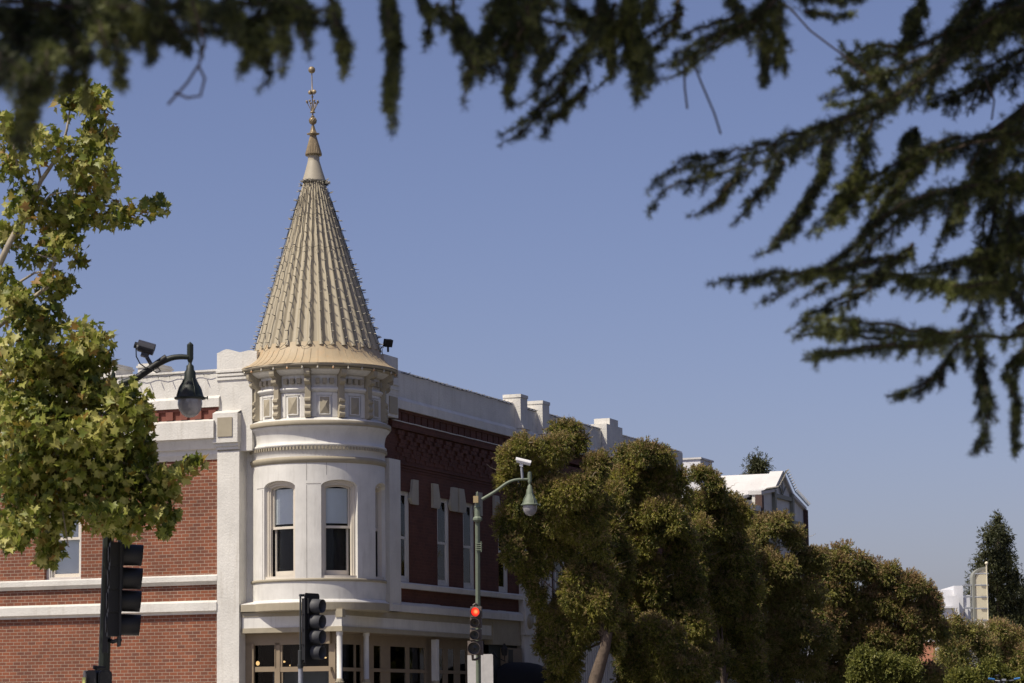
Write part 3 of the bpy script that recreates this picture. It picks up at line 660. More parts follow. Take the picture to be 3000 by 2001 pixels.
parapet_lights('distant string of clear bulbs along the parapet above the street trees',20.6,27.0,10.11,-.07,.34)
t=thing('string_lights','black drooping wire with bulbs on the sunlit left parapet beside the street lamp','string lights',G(-.1,3.3,9.88),RZ)
m=MB(); m.tube([(-.02,.36*i*.33,-.03*math.sin(i*1.3)) for i in range(22)],.008,4); m.build('wire',WIRE,t)
for i in range(8):
    o=bpy.data.objects.new('bulb',BM); sc.collection.objects.link(o); o.parent=t; o.matrix_local=bulbT(Vector((-.03,.25+i*.31,-.02)),Vector((-.5,-.3,-.6)),1.0)
# floodlight
fl=thing('floodlight','small black floodlight on the parapet just right of the spire base','floodlight',G(*(Rr(1137,1052,.1)[0],.1,10.4)),RZ)
p=G(2.5,.1,10.4)
m=MB(); m.box(-.02,.02,-.02,.02,0,.12); m.build('bracket',BLACK,fl)
m=MB(); m.obox((0,0,.22),Vector((.8,-.6,0)),Vector((.55,.75,.35)).normalized(),Vector((-.2,-.28,.94)).normalized(),.10,.06,.09); m.build('housing',BLACK,fl)
fl.location=W(1137,1048,66.5); fl.location.z=10.42
# ================================================================== NEIGHBOUR BUILDINGS DOWN THE STREET
rb=thing('rooftop_box','cream white rendered stair box rising behind the parapet above the trees','building',G(27.5,.3,0),RZ)
m=MB(); m.box(2.2,3.6,-.2,3.2,0,10.15); m.build('wall',FWHITE,rb)
m=MB(); m.box(2.15,3.65,-.25,3.25,10.13,10.19); m.build('roof',WROOF,rb)
m=MB(); m.box(2.9,3.4,-.215,-.195,9.2,9.95); m.build('louvre',SIGNG,rb)
# white-roofed gable building
gb=thing('gabled_building','white roofed building with a striped stucco gable front and brick corner piers, above the trees','building',G(33.25,0,0),RZ)
uL,uR,up=3.3,9.6,6.42; eL,eR,pk=9.43,9.28,10.40
m=MB()
m.poly([(uL,0,0),(uR,0,0),(uR,0,eR),(7.72,0,9.72),(up,0,pk),(5.2,0,9.66),(uL,0,eL)],(0,.25,0)); m.box(uL,uL+.2,.25,9,0,eL-.2); m.box(uR-.2,uR,.25,9,0,eR-.1); m.box(uL,uR,8.8,9,0,9.2)
m.build('wall',WHITE,gb)
m=MB()
m.poly([(uL-2.3,.35,9.1),(5.25,.35,9.74),(up,.35,pk+.03),(up,.35,pk-.07),(5.25,.35,9.62),(uL-2.3,.35,9.0)],(0,9,0)); m.poly([(up,.35,pk+.03),(7.7,.35,9.75),(uR,.35,9.2),(uR,.35,9.1),(7.7,.35,9.64),(up,.35,pk-.16)],(0,9,0))
m.build('roof',WROOF,gb)
m=MB()
m.poly([(5.15,-.12,9.62),(up-.02,-.12,pk+.0),(up+.02,-.12,pk+.10),(up-.10,-.12,pk+.10),(5.05,-.12,9.74)],(0,.5,0)); m.poly([(7.75,-.12,9.66),(up+.02,-.12,pk),(up+.02,-.12,pk+.10),(7.80,-.12,9.74)],(0,.5,0))
m.poly([(uL-.05,-.12,eL-.02),(5.15,-.12,9.64),(5.15,-.12,9.78),(uL-.05,-.12,eL+.12)],(0,.5,0)); m.poly([(7.7,-.12,9.66),(uR+.05,-.12,eR-.02),(uR+.05,-.12,eR+.08),(7.7,-.12,9.78)],(0,.5,0))
m.build('coping',WROOF,gb)
m=MB()
for u in (5.1,7.6): m.box(u,u+.18,-.14,.02,6,9.72)
for z0,z1 in ((8.62,8.78),(8.15,8.45),(7.7,7.85)):
    m.box(uL+.2,5.1,-.06,.02,z0,z1); m.box(5.28,7.6,-.055,.02,z0-.02,z1); m.box(7.78,uR-.15,-.06,.02,z0-.05,z1-.02)
m.box(5.1,7.78,-.1,.02,9.45,9.6); m.tube([(up,-.05,9.62),(up-.02,-.05,10.2)],.03,4); m.tube([(up,-.05,9.62),(up-.5,-.05,9.95)],.03,4); m.tube([(up,-.05,9.62),(up+.5,-.05,9.95)],.03,4)
m.build('trim',mat('dark_olive_trim',(.26,.255,.20),.7),gb)
m=MB(); DBB=mat('dull_brown_brick',(.085,.05,.042),.9,.2,12); m.box(uL-.12,uL+.12,-.16,.1,6,eL-.05); m.build('brick_pier',DBB,gb); m=MB(); m.box(uR-.02,uR+.10,-.16,.1,6,eR-.02); m.build('brick_pier',DBB,gb)
m=MB(); m.box(uL-7,uL-.15,-.02,.3,0,9.0); m.box(uL-7,uL-.15,-.12,.0,8.78,8.98); m.build('side_wall',WHITE,gb)
m=MB(); 
for k in range(14): m.box(uL-4+.28*k,uL-4+.28*k+.17,-.08,0,8.4,8.7)
m.box(uL-7,uL-.15,-.03,-.021,4,8.5); m.build('brick_band',BRR,gb)
def blts(label,u0,z0,u1,z1,n):
    t=thing('string_lights',label,'string lights',G(u0,-.2,z0),RZ)
    m=MB(); m.tube([(0,0,0),(u1-u0,0,z1-z0)],.012,4); m.build('wire',WIRE,t)
    for i in range(n):
        o=bpy.data.objects.new('bulb',BM); sc.collection.objects.link(o); o.parent=t; k=(i+.5)/n
        o.matrix_local=bulbT(Vector(((u1-u0)*k,0,(z1-z0)*k)),Vector((.5,-.4,.5)),1.5)
blts('bulbs climbing the left slope of the striped gable',33.25+5.2,9.80,33.25+up,pk+.10,9)
blts('bulbs running down the right slope of the striped gable',33.25+up,pk+.12,33.25+7.8,9.78,9)
blts('bulbs along the low right shoulder of the gabled building',33.25+7.8,9.80,33.25+uR,eR+.12,14)
blts('bulbs along the low left shoulder of the gabled building',33.25+uL,eL+.12,33.25+5.1,9.76,10)
# far white deco building + blade sign
D1=150.0
def at(px,py,d): return Vector(W(px,py,d))
def pxbox(m,x0,y0,x1,y1,d,th,mi=0,zb=None):
    a=at(x0,y0,d); b=at(x1,y1,d); z0=b.z if zb is None else zb; m.box(a.x,b.x,a.y,a.y+th,z0,a.z,mi)
fb=thing('white_building','bright white stepped building far down the street, partly hidden by the trees','building',at(2790,1750,D1)*1.0); fb.location.z=0
def loc(mb,o):
    mb.v=[(x-o.location.x,y-o.location.y,z-o.location.z) for x,y,z in mb.v]; return mb
m=MB(); pxbox(m,2700,1729,2795,1900,D1,6,0,0); pxbox(m,2795,1716,2823,1900,D1-.3,6,0,0)
a=at(2823,1716,D1-.3); m.box(a.x,a.x+.35,a.y+.15,a.y+8,0,a.z-.5)
a=at(2823,1776,D1); 
m.build('wall',FWHITE,None) if 0 else None
loc(m,fb).build('wall',FWHITE,fb)
m=MB(); pxbox(m,2700,1747,2811,1900,D1-1.4,1.0,0,0); loc(m,fb).build('lower_wall',FWHITE,fb)
m=MB(); pxbox(m,2700,1779,2799,1900,D1-2.4,.9,0,0); pxbox(m,2700,1777,2800,1781,D1-2.6,1.0,0); loc(m,fb).build('porch',FWHITE,fb)
m=MB(); pxbox(m,2828,1778,2837,1900,D1-.5,2,0,0); loc(m,fb).build('chimney',FWHITE,fb)
sg=thing('blade_sign','tall cream blade sign with rounded grey edge and ball tipped mast before the dark conifer','sign',at(2875,1800,D1-3)); sg.location.z=0
d=D1-3
m=MB(); lean_=lambda y:(y-1660)*.018
pts=[(2892-5+0,1668)]
arc=[(2857+ (1-math.cos(q))*33,1668+ (1-math.sin(q))*30) for q in np.linspace(0,math.pi/2,8)]
out=[(x,y) for x,y in arc]+[(2892,1668)]+[(2893+lean_(1845),1845),(2857+lean_(1845),1845)]
A=[at(x,y,d) for x,y in out]; m.poly(A,(0,.5,0)); loc(m,sg).build('panel',SIGNC,sg)
m=MB(); o1=[(2851+lean_(1845),1845),(2849,1692)]+[(2849+(1-math.cos(q))*43,1692-math.sin(q)*32) for q in np.linspace(.1,math.pi/2,9)]
i1=[(2857+lean_(1845),1845),(2856,1694)]+[(2856+(1-math.cos(q))*36,1694-math.sin(q)*26) for q in np.linspace(.1,math.pi/2,9)]
V=[at(x,y,d-.04) for x,y in o1]+[at(x,y,d-.04) for x,y in i1]; n=len(o1); V+=[v+Vector((0,.9,0)) for v in V]
Fq=[]
for i in range(n-1): Fq+=[(i,i+1,n+i+1,n+i),(2*n+i,3*n+i,3*n+i+1,2*n+i+1),(i,2*n+i,2*n+i+1,i+1),(n+i,n+i+1,3*n+i+1,3*n+i)]
m.add(V,Fq); loc(m,sg).build('curved_edge',SIGNG,sg)
m=MB(); m.tube([at(2890,1652,d-.2),at(2896,1845,d-.2)],.04,6); m.sphere(at(2890,1650,d-.2),.09,10); loc(m,sg).build('mast',SIGNC,sg)
for y in (1681,1714.5,1749.5,1783,1817):
    m=MB(); m.tube([at(2856,y,d-.2),at(2896,y,d-.2)],.035,6); loc(m,sg).build('cross_bar',GALV,sg)
for y in (1714,1748,1781,1816):
    m=MB(); a=at(2824,y-2,d+.2); b=at(2851,y+2,d+.2); m.box(a.x,b.x,a.y,a.y+.3,b.z,a.z); loc(m,sg).build('bracket',GALV,sg)
m=MB(); a=at(2853,1845,d); b=at(2894,1845,d); m.box(a.x,b.x,a.y,a.y+.5,0,a.z+.05); loc(m,sg).build('post',SIGNG,sg)
tw=thing('terracotta_house','orange rendered house wall glimpsed between the street trees','building',at(2722,1910,135)); tw.location.z=0
m=MB(); pxbox(m,2700,1880,2740,1945,135,4,0,0); loc(m,tw).build('wall',TERRA,tw)
# awning
aw=thing('awning','dark navy rounded canvas awning with pale lettering beside the tree trunk','awning',G(*(14.6,-.1,0)),RZ)
a0=Rr(1546,1995,-1.0)[0]; a1=Rr(1640,1995,-1.0)[0]; za=Rr(1590,1940,-.7)[1]; zb=2.35
m=MB(); n=14; cu=(a0+a1)/2; hw=(a1-a0)/2; V=[];K=8
for i in range(n+1):
    t=math.pi*i/n
    for j in range(K+1):
        s=math.pi/2*j/K
        V.append((cu-14.6-hw*math.cos(t)*1.0, -1.15*math.sin(t)*math.cos(s)**.6*1.0, zb+ (za-zb)*math.sin(s)*(math.sin(t)**.5 if t>0 else 0)))
m.add(V,[(i*(K+1)+j,(i+1)*(K+1)+j,(i+1)*(K+1)+j+1,i*(K+1)+j+1) for i in range(n) for j in range(K)],0,True)
m.build('canopy',NAVY,aw)
m=MB(); 
for i in range(n):
    t0,t1=math.pi*i/n,math.pi*(i+1)/n
    m.add([(cu-14.6-hw*math.cos(t),-1.15*math.sin(t),z) for t,z in ((t0,zb),(t1,zb),(t1,zb-.3),(t0,zb-.3))],[(0,1,2,3)])
m.build('valance',NAVY,aw)
def text(body,size,p,rot,mt,parent,name='lettering'):
    cu_=bpy.data.curves.new(name,'FONT'); cu_.body=body; cu_.size=size; cu_.extrude=.004
    o_=bpy.data.objects.new(name+'_tmp',cu_); sc.collection.objects.link(o_)
    dg=bpy.context.evaluated_depsgraph_get(); me=bpy.data.meshes.new_from_object(o_.evaluated_get(dg)); bpy.data.objects.remove(o_)
    me.materials.clear(); me.materials.append(mt); o=bpy.data.objects.new(name,me); sc.collection.objects.link(o); o.parent=parent; o.location=p; o.rotation_euler=rot; return o
# place the lettering on the front of the canopy, facing the camera side
tt_=R_(38); text('Ol',.30,(cu-14.6-hw*math.cos(tt_)-.06,-1.15*math.sin(tt_)+.08,zb-.10),(R_(84),0,R_(-66)),mat('pale_letter_paint',(.55,.52,.45),.7),aw)
# ================================================================== STREET LAMPS, SIGNALS
def lampfix(t,c,s,m_,hub=True):
    """bell shade + globe hanging from point c (local), s = scale"""
    c=Vector(c); m=MB()
    m.lathe([(.001,.30),(.025,.28),(.045,.26),(.045,.06),(.03,.02),(.02,.0),(.02,-.03)],c,8,0,False); m.build('hub',m_,t)
    m=MB(); k=s
    m.lathe([(.02*k,.02),(.03*k,-.02*k),(.055*k,-.04*k),(.06*k,-.10*k),(.085*k,-.14*k),(.09*k,-.24*k),(.11*k,-.30*k),(.16*k,-.38*k),(.19*k,-.47*k),(.20*k,-.50*k),(.235*k,-.515*k),(.235*k,-.54*k),(.19*k,-.55*k)],c,24)
    sh=m.build('lamp_shade',m_,t)
    for q in range(4):
        a=math.pi/2*q+.5; m=MB(); m.tube([c+Vector((math.cos(a)*r,math.sin(a)*r,z))*1.0 for r,z in ((.095*k,-.24*k),(.125*k,-.30*k),(.175*k,-.38*k),(.21*k,-.50*k))],.010*k,5); m.build('rib',m_,sh)
    m=MB(); m.lathe([(.18*k,-.545*k),(.185*k,-.62*k),(.165*k,-.70*k),(.12*k,-.77*k),(.06*k,-.81*k),(.001,-.82*k)],c,24); m.build('globe',GLOBE,t)
    m=MB(); m.tube([c+Vector((.235*k,0,-.525*k)),c+Vector((.27*k,0,-.525*k))],.012*k,6); m.tube([c+Vector((.26*k,0,-.55*k)),c+Vector((.26*k,0,-.50*k))],.012*k,6); m.build('latch',m_,sh)
def street_lamp(label,dep,top,bot,arm,fix,s,m_,rad,group=None):
    a=at(*top,dep); b=at(*bot,dep); k=(b.z)/(a.z-b.z); base=b+(b-a)*k; base.z=0
    t=thing('street_lamp',label,'street lamp',base,0,group); q=lambda p:Vector(p)-base
    ax=(a-base); m=MB(); top_=q(a)
    m.lathe([(rad*2.6,0),(rad*2.4,.5),(rad*1.5,.62),(rad*1.15,.75)],(0,0,0),8,0,False); m.build('pole_base',m_,t)
    m=MB(); pt=top_*(1-.28/top_.z); m.tube([(0,0,.7),pt],[rad*1.12,rad],8,0,True,False); m.build('pole',m_,t)
    m=MB(); m.lathe([(rad*1.3,-.42),(rad*2.0,-.38),(rad*2.0,-.34),(rad*1.3,-.30),(rad*1.25,-.12),(rad*1.5,-.10),(rad*.8,-.04),(rad*.72,.12),(rad*.45,.14),(rad*.4,.22),(.001,.26)],pt+Vector((0,0,.08)),8,0,False); m.build('pole_cap',m_,t)
    P=[q(at(x,y,dep)) for x,y in arm]; m=MB(); P2=[]
    # smooth (Catmull-Rom)
    for i in range(len(P)-1):
        p0,p1,p2,p3=P[max(i-1,0)],P[i],P[i+1],P[min(i+2,len(P)-1)]
        for j in range(4):
            u=j/4; P2.append(.5*((2*p1)+(p2-p0)*u+(2*p0-5*p1+4*p2-p3)*u*u+(3*p1-p0-3*p2+p3)*u**3))
    P2.append(P[-1]); r0=rad*.62
    m.tube(P2,[r0*(1.15-.4*i/len(P2)) for i in range(len(P2))],8); m.build('arm',m_,t)
    lampfix(t,q(at(*fix,dep)),s,m_); return t,q
z3=lambda x,y:(1100+x/2.851,1050+y/2.851)
z5=lambda x,y:(x/2.851,950+y/2.851)
lampR,qR=street_lamp('sage green street lamp above the lit red signal, its shade hanging before the big tree',60.5,z3(851,1130),(1401.5,1900),[z3(890,1178),z3(1000,1112),z3(1100,1040),z3(1180,1012),z3(1275,1010)],z3(1288,1052),.86,LGREEN,.052,'street lamps')
lampL,qL=street_lamp('dark green street lamp at left, its bell shade hanging before the sunlit white parapet',38,z5(950,420),(307,1960),[z5(1000,505),z5(1140,450),z5(1220,392),z5(1310,335),z5(1420,285),z5(1500,272),z5(1575,275)],z5(1588,325),.93,DGREEN,.075,'street lamps')
m=MB(); c=qL(at(*z5(1220,395),38)); dvec=(qL(at(*z5(1310,337),38))-qL(at(*z5(1150,447),38))).normalized(); m.tube([c-dvec*.25,c+dvec*.35],.05,8); m.build('clamp',BLACK,lampL)
m=MB(); c=qR(at(*z3(838,1180),60.5)); m.obox(c+Vector((0,-.07,0)),Vector((1,0,0)),Vector((0,1,0)),Vector((0,0,1)),.055,.04,.075); m.build('photo_cell',mat('ochre_box',(.42,.32,.16),.6),lampR)
m=MB(); 
for k_ in range(4): c=qR(at(1401.5,1593+k_*6.2,60.5)); m.tube([c+Vector((-.06,-.05,0)),c+Vector((.085,-.05,0))],.012,5)
c=qR(at(1407,1586,60.5)); m.tube([c+Vector((.02,-.05,.0)),c+Vector((.02,-.05,-.24))],.012,5); m.build('banner_strap',LGREEN,lampR)
# far small lamp
def smalllamp():
    dep=150; t=thing('street_lamp','tiny distant grey street lamp above the far trees, left of the tall conifer','street lamp',Vector((at(2903,1900,dep).x,at(2903,1900,dep).y,0)),0,'street lamps')
    q=lambda p:Vector(p)-t.location
    c=q(at(2915,1862,dep)); lampfix(t,c,.68,mat('blue_grey_paint',(.12,.15,.18),.5),False)
    m=MB(); m.tube([(0,0,0),(0,0,c.z-.02)],.06,8); m.build('pole',GALV,t)
    m=MB(); m.tube([(0,0,c.z-.05),c+Vector((0,0,.1))],.03,6); m.build('arm',GALV,t)
smalllamp()
# cameras
def seccam(label,p0,p1,mount,dep,r,ms,front,group='security cameras'):
    a=at(*p0,dep); b=at(*p1,dep); c=(a+b)/2; t=thing('security_camera',label,'security camera',c,0,group)
    ax=(b-a).normalized(); m=MB(); h=(b-a)/2
    m.tube([-h,h],r,14); m.build('body',ms,t)
    m=MB(); m.tube([-h-ax*r*.5,h*.75],r*1.12,14,caps=False)
    # sunshield: upper half only
    m.f=[f for f in m.f if sum(m.v[i][2]-(-h+(h*2)*.5).z for i in f)>0 or True]; 
    up=Vector((0,0,1)); m=MB(); n=9; V=[]
    side=ax.cross(up).normalized(); u2=side.cross(ax)
    for e in (-h*1.18,h*1.02):
        for i in range(n): q=math.pi*i/(n-1); V.append(e+side*(math.cos(q)*r*1.2)+u2*(math.sin(q)*r*1.2)); 
    m.add(V,[(i,i+1,n+i+1,n+i) for i in range(n-1)],0,True); m.build('sunshield',ms,t)
    f=-1 if front=='a' else 1
    m=MB(); m.tube([h*f,h*f*1.06],r*.8,14); m.build('lens',BLACK,t)
    m=MB(); mp=[at(x,y,dep)-c for x,y in mount]; m.tube([mp[0],mp[1]],.028,8); m.build('mount_arm',GALV if ms is CAMW else CAMG,t)
    m=MB(); m.obox(mp[0]+Vector((0,0,-.0)),ax,side,u2,r*.7,r*.5,r*.6); m.build('knuckle',ms,t)
    return t
seccam('white security camera on a short post above the sage green lamp arm',z3(1180,850),z3(1295,878),[z3(1218,890),z3(1228,1005)],60.5,.055,CAMW,'b')
tc_=seccam('dark grey security camera with a pale lens ring on the left street lamp arm',z5(1160,182),z5(1285,218),[z5(1212,250),z5(1268,345)],38,.075,CAMG,'a')
m=MB(); cc=Vector(tc_.location); m.tube([at(*z5(x,y),38-.05)-cc for x,y in ((1135,190),(1138,270),(1170,330),(1215,362),(1260,372),(1310,405),(1340,390),(1325,365),(1290,372))],.009,5); m.build('cable',BLACK,tc_)
dd=(at(*z5(1285,218),38)-at(*z5(1160,182),38)).normalized(); c=at(*z5(1158,181),38)-cc
m=MB(); m.tube([c-dd*.02,c+dd*.01],.062,16); m.build('lens_ring',mat('pale_ring',(.5,.5,.5),.4),tc_)
m=MB(); m.tube([c-dd*.06,c-dd*.015],.045,16); m.build('lens_hood',BLACK,tc_)
# signals
def signal(label,centres,radii,dep,face,mh,mv,lenses,plate=None,vis=.24,tunnel=True,zoff=None):
    C0=[at(x,y,dep) for x,y in centres]; base=Vector((C0[0].x,C0[0].y,C0[-1].z-radii[-1]-.1))
    t=thing('traffic_light',label,'traffic light',base,0,'traffic lights'); f=Vector(face).normalized(); s=f.cross(Vector((0,0,1))).normalized(); up=Vector((0,0,1))
    tilt=[c-base for c in C0]
    for i,(c,r) in enumerate(zip(tilt,radii)):
        m=MB(); m.obox(c-f*.09,s,f,up,r*1.18,.09,r*1.14); m.tube([c-f*.2+up*0,c-f*.18],r*.8,12); hs=m.build('housing',mh,t)
        m=MB(); m.lathe([(r*1.0,0),(r*.85,-.01),(.001,.02)],c+f*.01,20,axis=f); m.build('lens',lenses[i],hs)
        m=MB(); n=28; V=[]
        for k in range(n+1):
            q=2*math.pi*k/n; lo=.5-.5*math.cos(q)   # q=0 at bottom
            ln=vis*(.9+.1*lo) if tunnel else vis*(.25+.75*lo)
            e=s*math.sin(q)-up*math.cos(q)
            V+=[c+e*(r*1.04),c+e*(r*1.02)+f*ln-up*.012,c+e*(r*.99)+f*ln-up*.012,c+e*(r*1.0)]
        m.add(V,[(k*4+j,(k+1)*4+j,(k+1)*4+j+1,k*4+j+1) for k in range(n) for j in range(3)],0,True); m.build('visor',mv,hs)
        m=MB()
        for sg_ in (-1,1): m.tube([c-s*(r*1.25)+up*(r*.8*sg_)-f*.01,c-s*(r*1.0)+up*(r*.8*sg_)-f*.0],.011,5)
        m.build('latch',mh,hs)
    if plate:
        w_,h_=plate; mid=(tilt[0]+tilt[-1])/2; cr=.06
        m=MB(); P=[]
        for sx,sz,a0 in ((1,1,0),(-1,1,90),(-1,-1,180),(1,-1,270)):
            for k in range(5):
                a=R_(a0+22.5*k); P.append(mid+s*(sx*(w_/2-cr)+cr*math.cos(a))+up*(sz*(h_/2-cr)+cr*math.sin(a))-f*.02)
        m.poly(P,-f*.02,0); m.build('backplate',mh,t)
    return t,tilt,f,s,base
LD=lens('dark_lens',(.012,.012,.012)); LA=lens('dark_amber_lens',(.05,.03,.008)); LGn=lens('grey_green_lens',(.035,.04,.042))
mr,nr,br=nodes('lit_red_lens'); tcr=nr.nodes.new('ShaderNodeTexCoord'); 
gr=nr.nodes.new('ShaderNodeTexGradient'); gr.gradient_type='SPHERICAL'; mpr=nr.nodes.new('ShaderNodeMapping'); nr.links.new(tcr.outputs['Generated'],mpr.inputs[0]); mpr.inputs['Location'].default_value=(-1.0,0,-1.0); mpr.inputs['Scale'].default_value=(2.0,0,2.0); nr.links.new(mpr.outputs[0],gr.inputs[0])
rr_=ramp(nr,[(.0,(1,.02,.012)),(.45,(1,.05,.02)),(.8,(1,.32,.10))]); nr.links.new(gr.outputs[0],rr_.inputs[0]); nr.links.new(rr_.outputs[0],br.inputs['Emission Color']); br.inputs['Emission Strength'].default_value=1.3; br.inputs['Base Color'].default_value=(.3,.02,.01,1)
zr=lambda x,y:(1350+x/6.247,1750+y/6.247)
tr,tl_,f_,s_,b_=signal('brown four lamp traffic light with its top red lamp lit, on the sage green pole',[zr(276,262),zr(270,460),zr(266,685),zr(258,927)],[.102,.102,.102,.138],60.2,(-.12,-1,-.02),BRNSIG,BRNSIG,[mr,LA,LGn,LD],None,.20)
m=MB(); p=at(*zr(276,160),60.3)-b_; q=at(*zr(330,130),60.45)-b_; m.tube([at(*zr(225,150),60.3)-b_,at(*zr(255,122),60.3)-b_,at(*zr(290,125),60.4)-b_,at(*zr(300,165),60.5)-b_],.022,8); m.tube([at(*zr(215,1060),60.3)-b_,at(*zr(220,1140),60.3)-b_,at(*zr(270,1140),60.4)-b_,at(*zr(330,1110),60.5)-b_],.028,8); m.build('bracket',BRNSIG,tr)
zm_=lambda x,y:(600+x/2.846,1450+y/2.846)
tm,tl_,f_,s_,b_=signal('black four section traffic light seen from the side, in front of the shopfront corner on a galvanised post',[zm_(903,925),zm_(903,1055),zm_(903,1182),zm_(903,1312)],[.142]*4,58,(.875,-.49,0),BLACK,BLACKM,[LD]*4,(.56,1.52),.25)
tm['label']='black four section traffic light in front of the shopfront corner, on a galvanised post'
pp=thing('signal_post','speckled galvanised steel post with a dark sleeve and thin pipe beside the middle traffic light','post',Vector((at(881,1990,58).x,at(881,1990,58).y+.0,0)))
q=lambda p:Vector(p)-Vector(pp.location)
m=MB(); m.tube([(0,0,.1),q(at(880.5,1957,58))],.052,14); m.build('post',GALV,pp)
m=MB(); m.tube([q(at(880.5,1957,58)),q(at(880,1952,58))],.062,14); m.tube([q(at(880,1952,58)),q(at(880,1905,58))],.052,14); m.tube([q(at(880,1950,58)),q(at(880,1947,58))],.066,14); m.build('sleeve',mat('dark_grey_casting',(.05,.055,.055),.5,.1),pp)
m=MB(); m.tube([q(at(880,1905,58)),q(at(880,1742,58)),],.02,8); m.tube([q(at(878,1744,58)),q(at(892,1744,58.1))],.028,8); m.tube([q(at(880,1938,58)),q(at(896,1935,58.1))],.03,8); m.build('pipe',mat('dark_grey_pipe',(.05,.055,.055),.5),pp)
tlf,tl_,f_,s_,b_=signal('black four section traffic light beneath the sycamore leaves, on the dark leaning pole',[z5l for z5l in [(x/2.846,1450+y/2.846) for x,y in ((1025,497),(1020,692),(1010,882),(1003,1080))]],[.142]*4,37.6,(.98,.2,0),BLACK,BLACK,[LD]*4,(.66,1.56),.28)
m=MB(); m.tube([at(358,1550,37.6)-b_,at(330,1545,37.8)-b_,at(315,1560,38)-b_],.03,8); m.tube([at(352,1875,37.6)-b_,at(330,1880,37.8)-b_,at(308,1870,38)-b_],.03,8); 
m.obox(at(316,1700,37.95)-b_,Vector((1,0,0)),Vector((0,1,0)),Vector((.03,0,1)).normalized(),.035,.05,1.0); m.build('bracket',BLACK,tlf)
# pedestrian signals
ps=thing('pedestrian_signal','pair of black pedestrian signal boxes with a small yellow sticker, under the left traffic light','pedestrian signal',at(285,2040,37.7))
q=lambda p:Vector(p)-Vector(ps.location)
def rbox(m,c,fx,hw,hh,dp,mi=0,cr=.06):
    f=Vector(fx).normalized(); s=f.cross(Vector((0,0,1))); up=Vector((0,0,1)); P=[]
    for sx,sz,a0 in ((1,1,0),(-1,1,90),(-1,-1,180),(1,-1,270)):
        for k in range(6):
            a=R_(a0+18*k); P.append(Vector(c)+s*(sx*(hw-cr)+cr*math.cos(a))+up*(sz*(hh-cr)+cr*math.sin(a)))
    m.poly(P,-f*dp,mi)
m=MB(); c=q(at(309,1962,37.5))+Vector((0,0,-.24)); rbox(m,c,(.25,-1,0),.09,.235,.2); m.build('box',BLACK,ps)
m=MB(); rbox(m,c+Vector((.0,-.012,0)),(.25,-1,0),.075,.215,.02); m.build('face_grid',LD,ps)
m=MB(); c2=q(at(266,1962,37.6))+Vector((0,0,-.24)); rbox(m,c2,(-.35,-1,0),.085,.235,.22); m.build('box',BLACK,ps)
m=MB(); rbox(m,q(at(247,1963,37.7))+Vector((0,.0,-.24)),(-1,-.35,0),.09,.232,.05); m.build('back_cover',mat('weathered_grey_plastic',(.22,.19,.16),.5,.25,9),ps)
m=MB(); m.obox(q(at(246,1995,37.55)),Vector((1,-.3,0)).normalized(),Vector((.3,1,0)).normalized(),Vector((0,0,1)),.025,.006,.05,0); m.build('sticker',mat('yellow_sticker',(.6,.62,.2),.6,.5,60),ps)
m=MB(); m.tube([q(at(278,1960,37.8)),q(at(279,1950,37.8))],.03,10); m.tube([q(at(279,1957,37.8)),q(at(305,1957,38))],.03,8); m.build('bracket',BLACK,ps)
# white sign board behind the right pole
sb=thing('sign_board','plain weathered white sign board behind the sage green pole under the red traffic light','sign',Vector((at(1406,1990,60.9).x,at(1406,1990,60.9).y,0)))
q=lambda p:Vector(p)-Vector(sb.location)
m=MB(); a=q(at(1369,1917,60.9)); b=q(at(1444,1917,60.9)); m2=MB(); cx=(a.x+b.x)/2; rbox(m2,(cx,0,a.z-.55),(0,-1,0),(b.x-a.x)/2,.55,.02,0,.03); m2.build('panel',mat('weathered_white_sign',(.62,.60,.57),.6,.12,6,streak=.5,streakcol=(.35,.3,.26)),sb)
m=MB(); m.box(cx-.02,cx+.02,.03,.07,0,a.z-.1); m.build('post',GALV,sb)
# wall lantern near the louvre
wl=thing('wall_lantern','small black wall lantern on a curved bracket in the shade beside the louvre','lantern',at(1478,1908,70.5))
m=MB(); m.lathe([(.03,-.12),(.07,-.1),(.09,.06),(.05,.12),(.02,.2)],(0,0,0),8,0,False); m.build('lamp_body',BLACK,wl); m=MB(); m.tube([(0,0,-.1),(0,.1,-.25),(-.2,.2,-.15),(-.3,.4,0)],.015,5); m.build('arm',BLACK,wl)
# ================================================================== BICYCLE ON A CAR ROOF (only the handlebar reaches into the photo)
hb=at(2943,1990,56)
bk=thing('bicycle','bicycle with blue handlebar grips carried upright on a car roof at the lower right corner','bicycle',Vector((hb.x,hb.y+.55,1.40)))
zh=hb.z-1.40
m=MB(); m.tube([(-.29,-.52,zh+.02),(-.15,-.5,zh-.015),(0,-.5,zh-.045),(.15,-.5,zh-.015),(.29,-.52,zh+.01)],.013,8); m.build('handlebar',BLACK,bk)
for s in (-1,1):
    m=MB(); m.tube([(s*.20,-.515,zh+.0),(s*.325,-.525,zh+.02)],.02,8); m.build('grip',BLUEG,bk)
    m=MB(); m.tube([(s*.19,-.53,zh-.02),(s*.10,-.58,zh-.035)],.007,5); m.build('brake_lever',GALV,bk)
m=MB(); m.tube([(0,-.5,zh-.045),(0,-.42,zh-.07),(0,-.47,zh-.25)],.018,8); m.box(-.04,.04,-.5,-.45,zh-.03,zh+.01); m.build('stem',GALV,bk)
for y in (-.55,.5):
    m=MB(); m.tube([(0,y+.34*math.cos(a),.35+.34*math.sin(a)) for a in np.linspace(0,2*math.pi,29)],.02,6,caps=False); wh=m.build('wheel',BLACK,bk)
    m=MB(); 
    for k in range(12): a=math.pi*k/6; m.tube([(0,y,.35),(0,y+.33*math.cos(a),.35+.33*math.sin(a))],.002,3)
    m.build('spokes',GALV,wh)
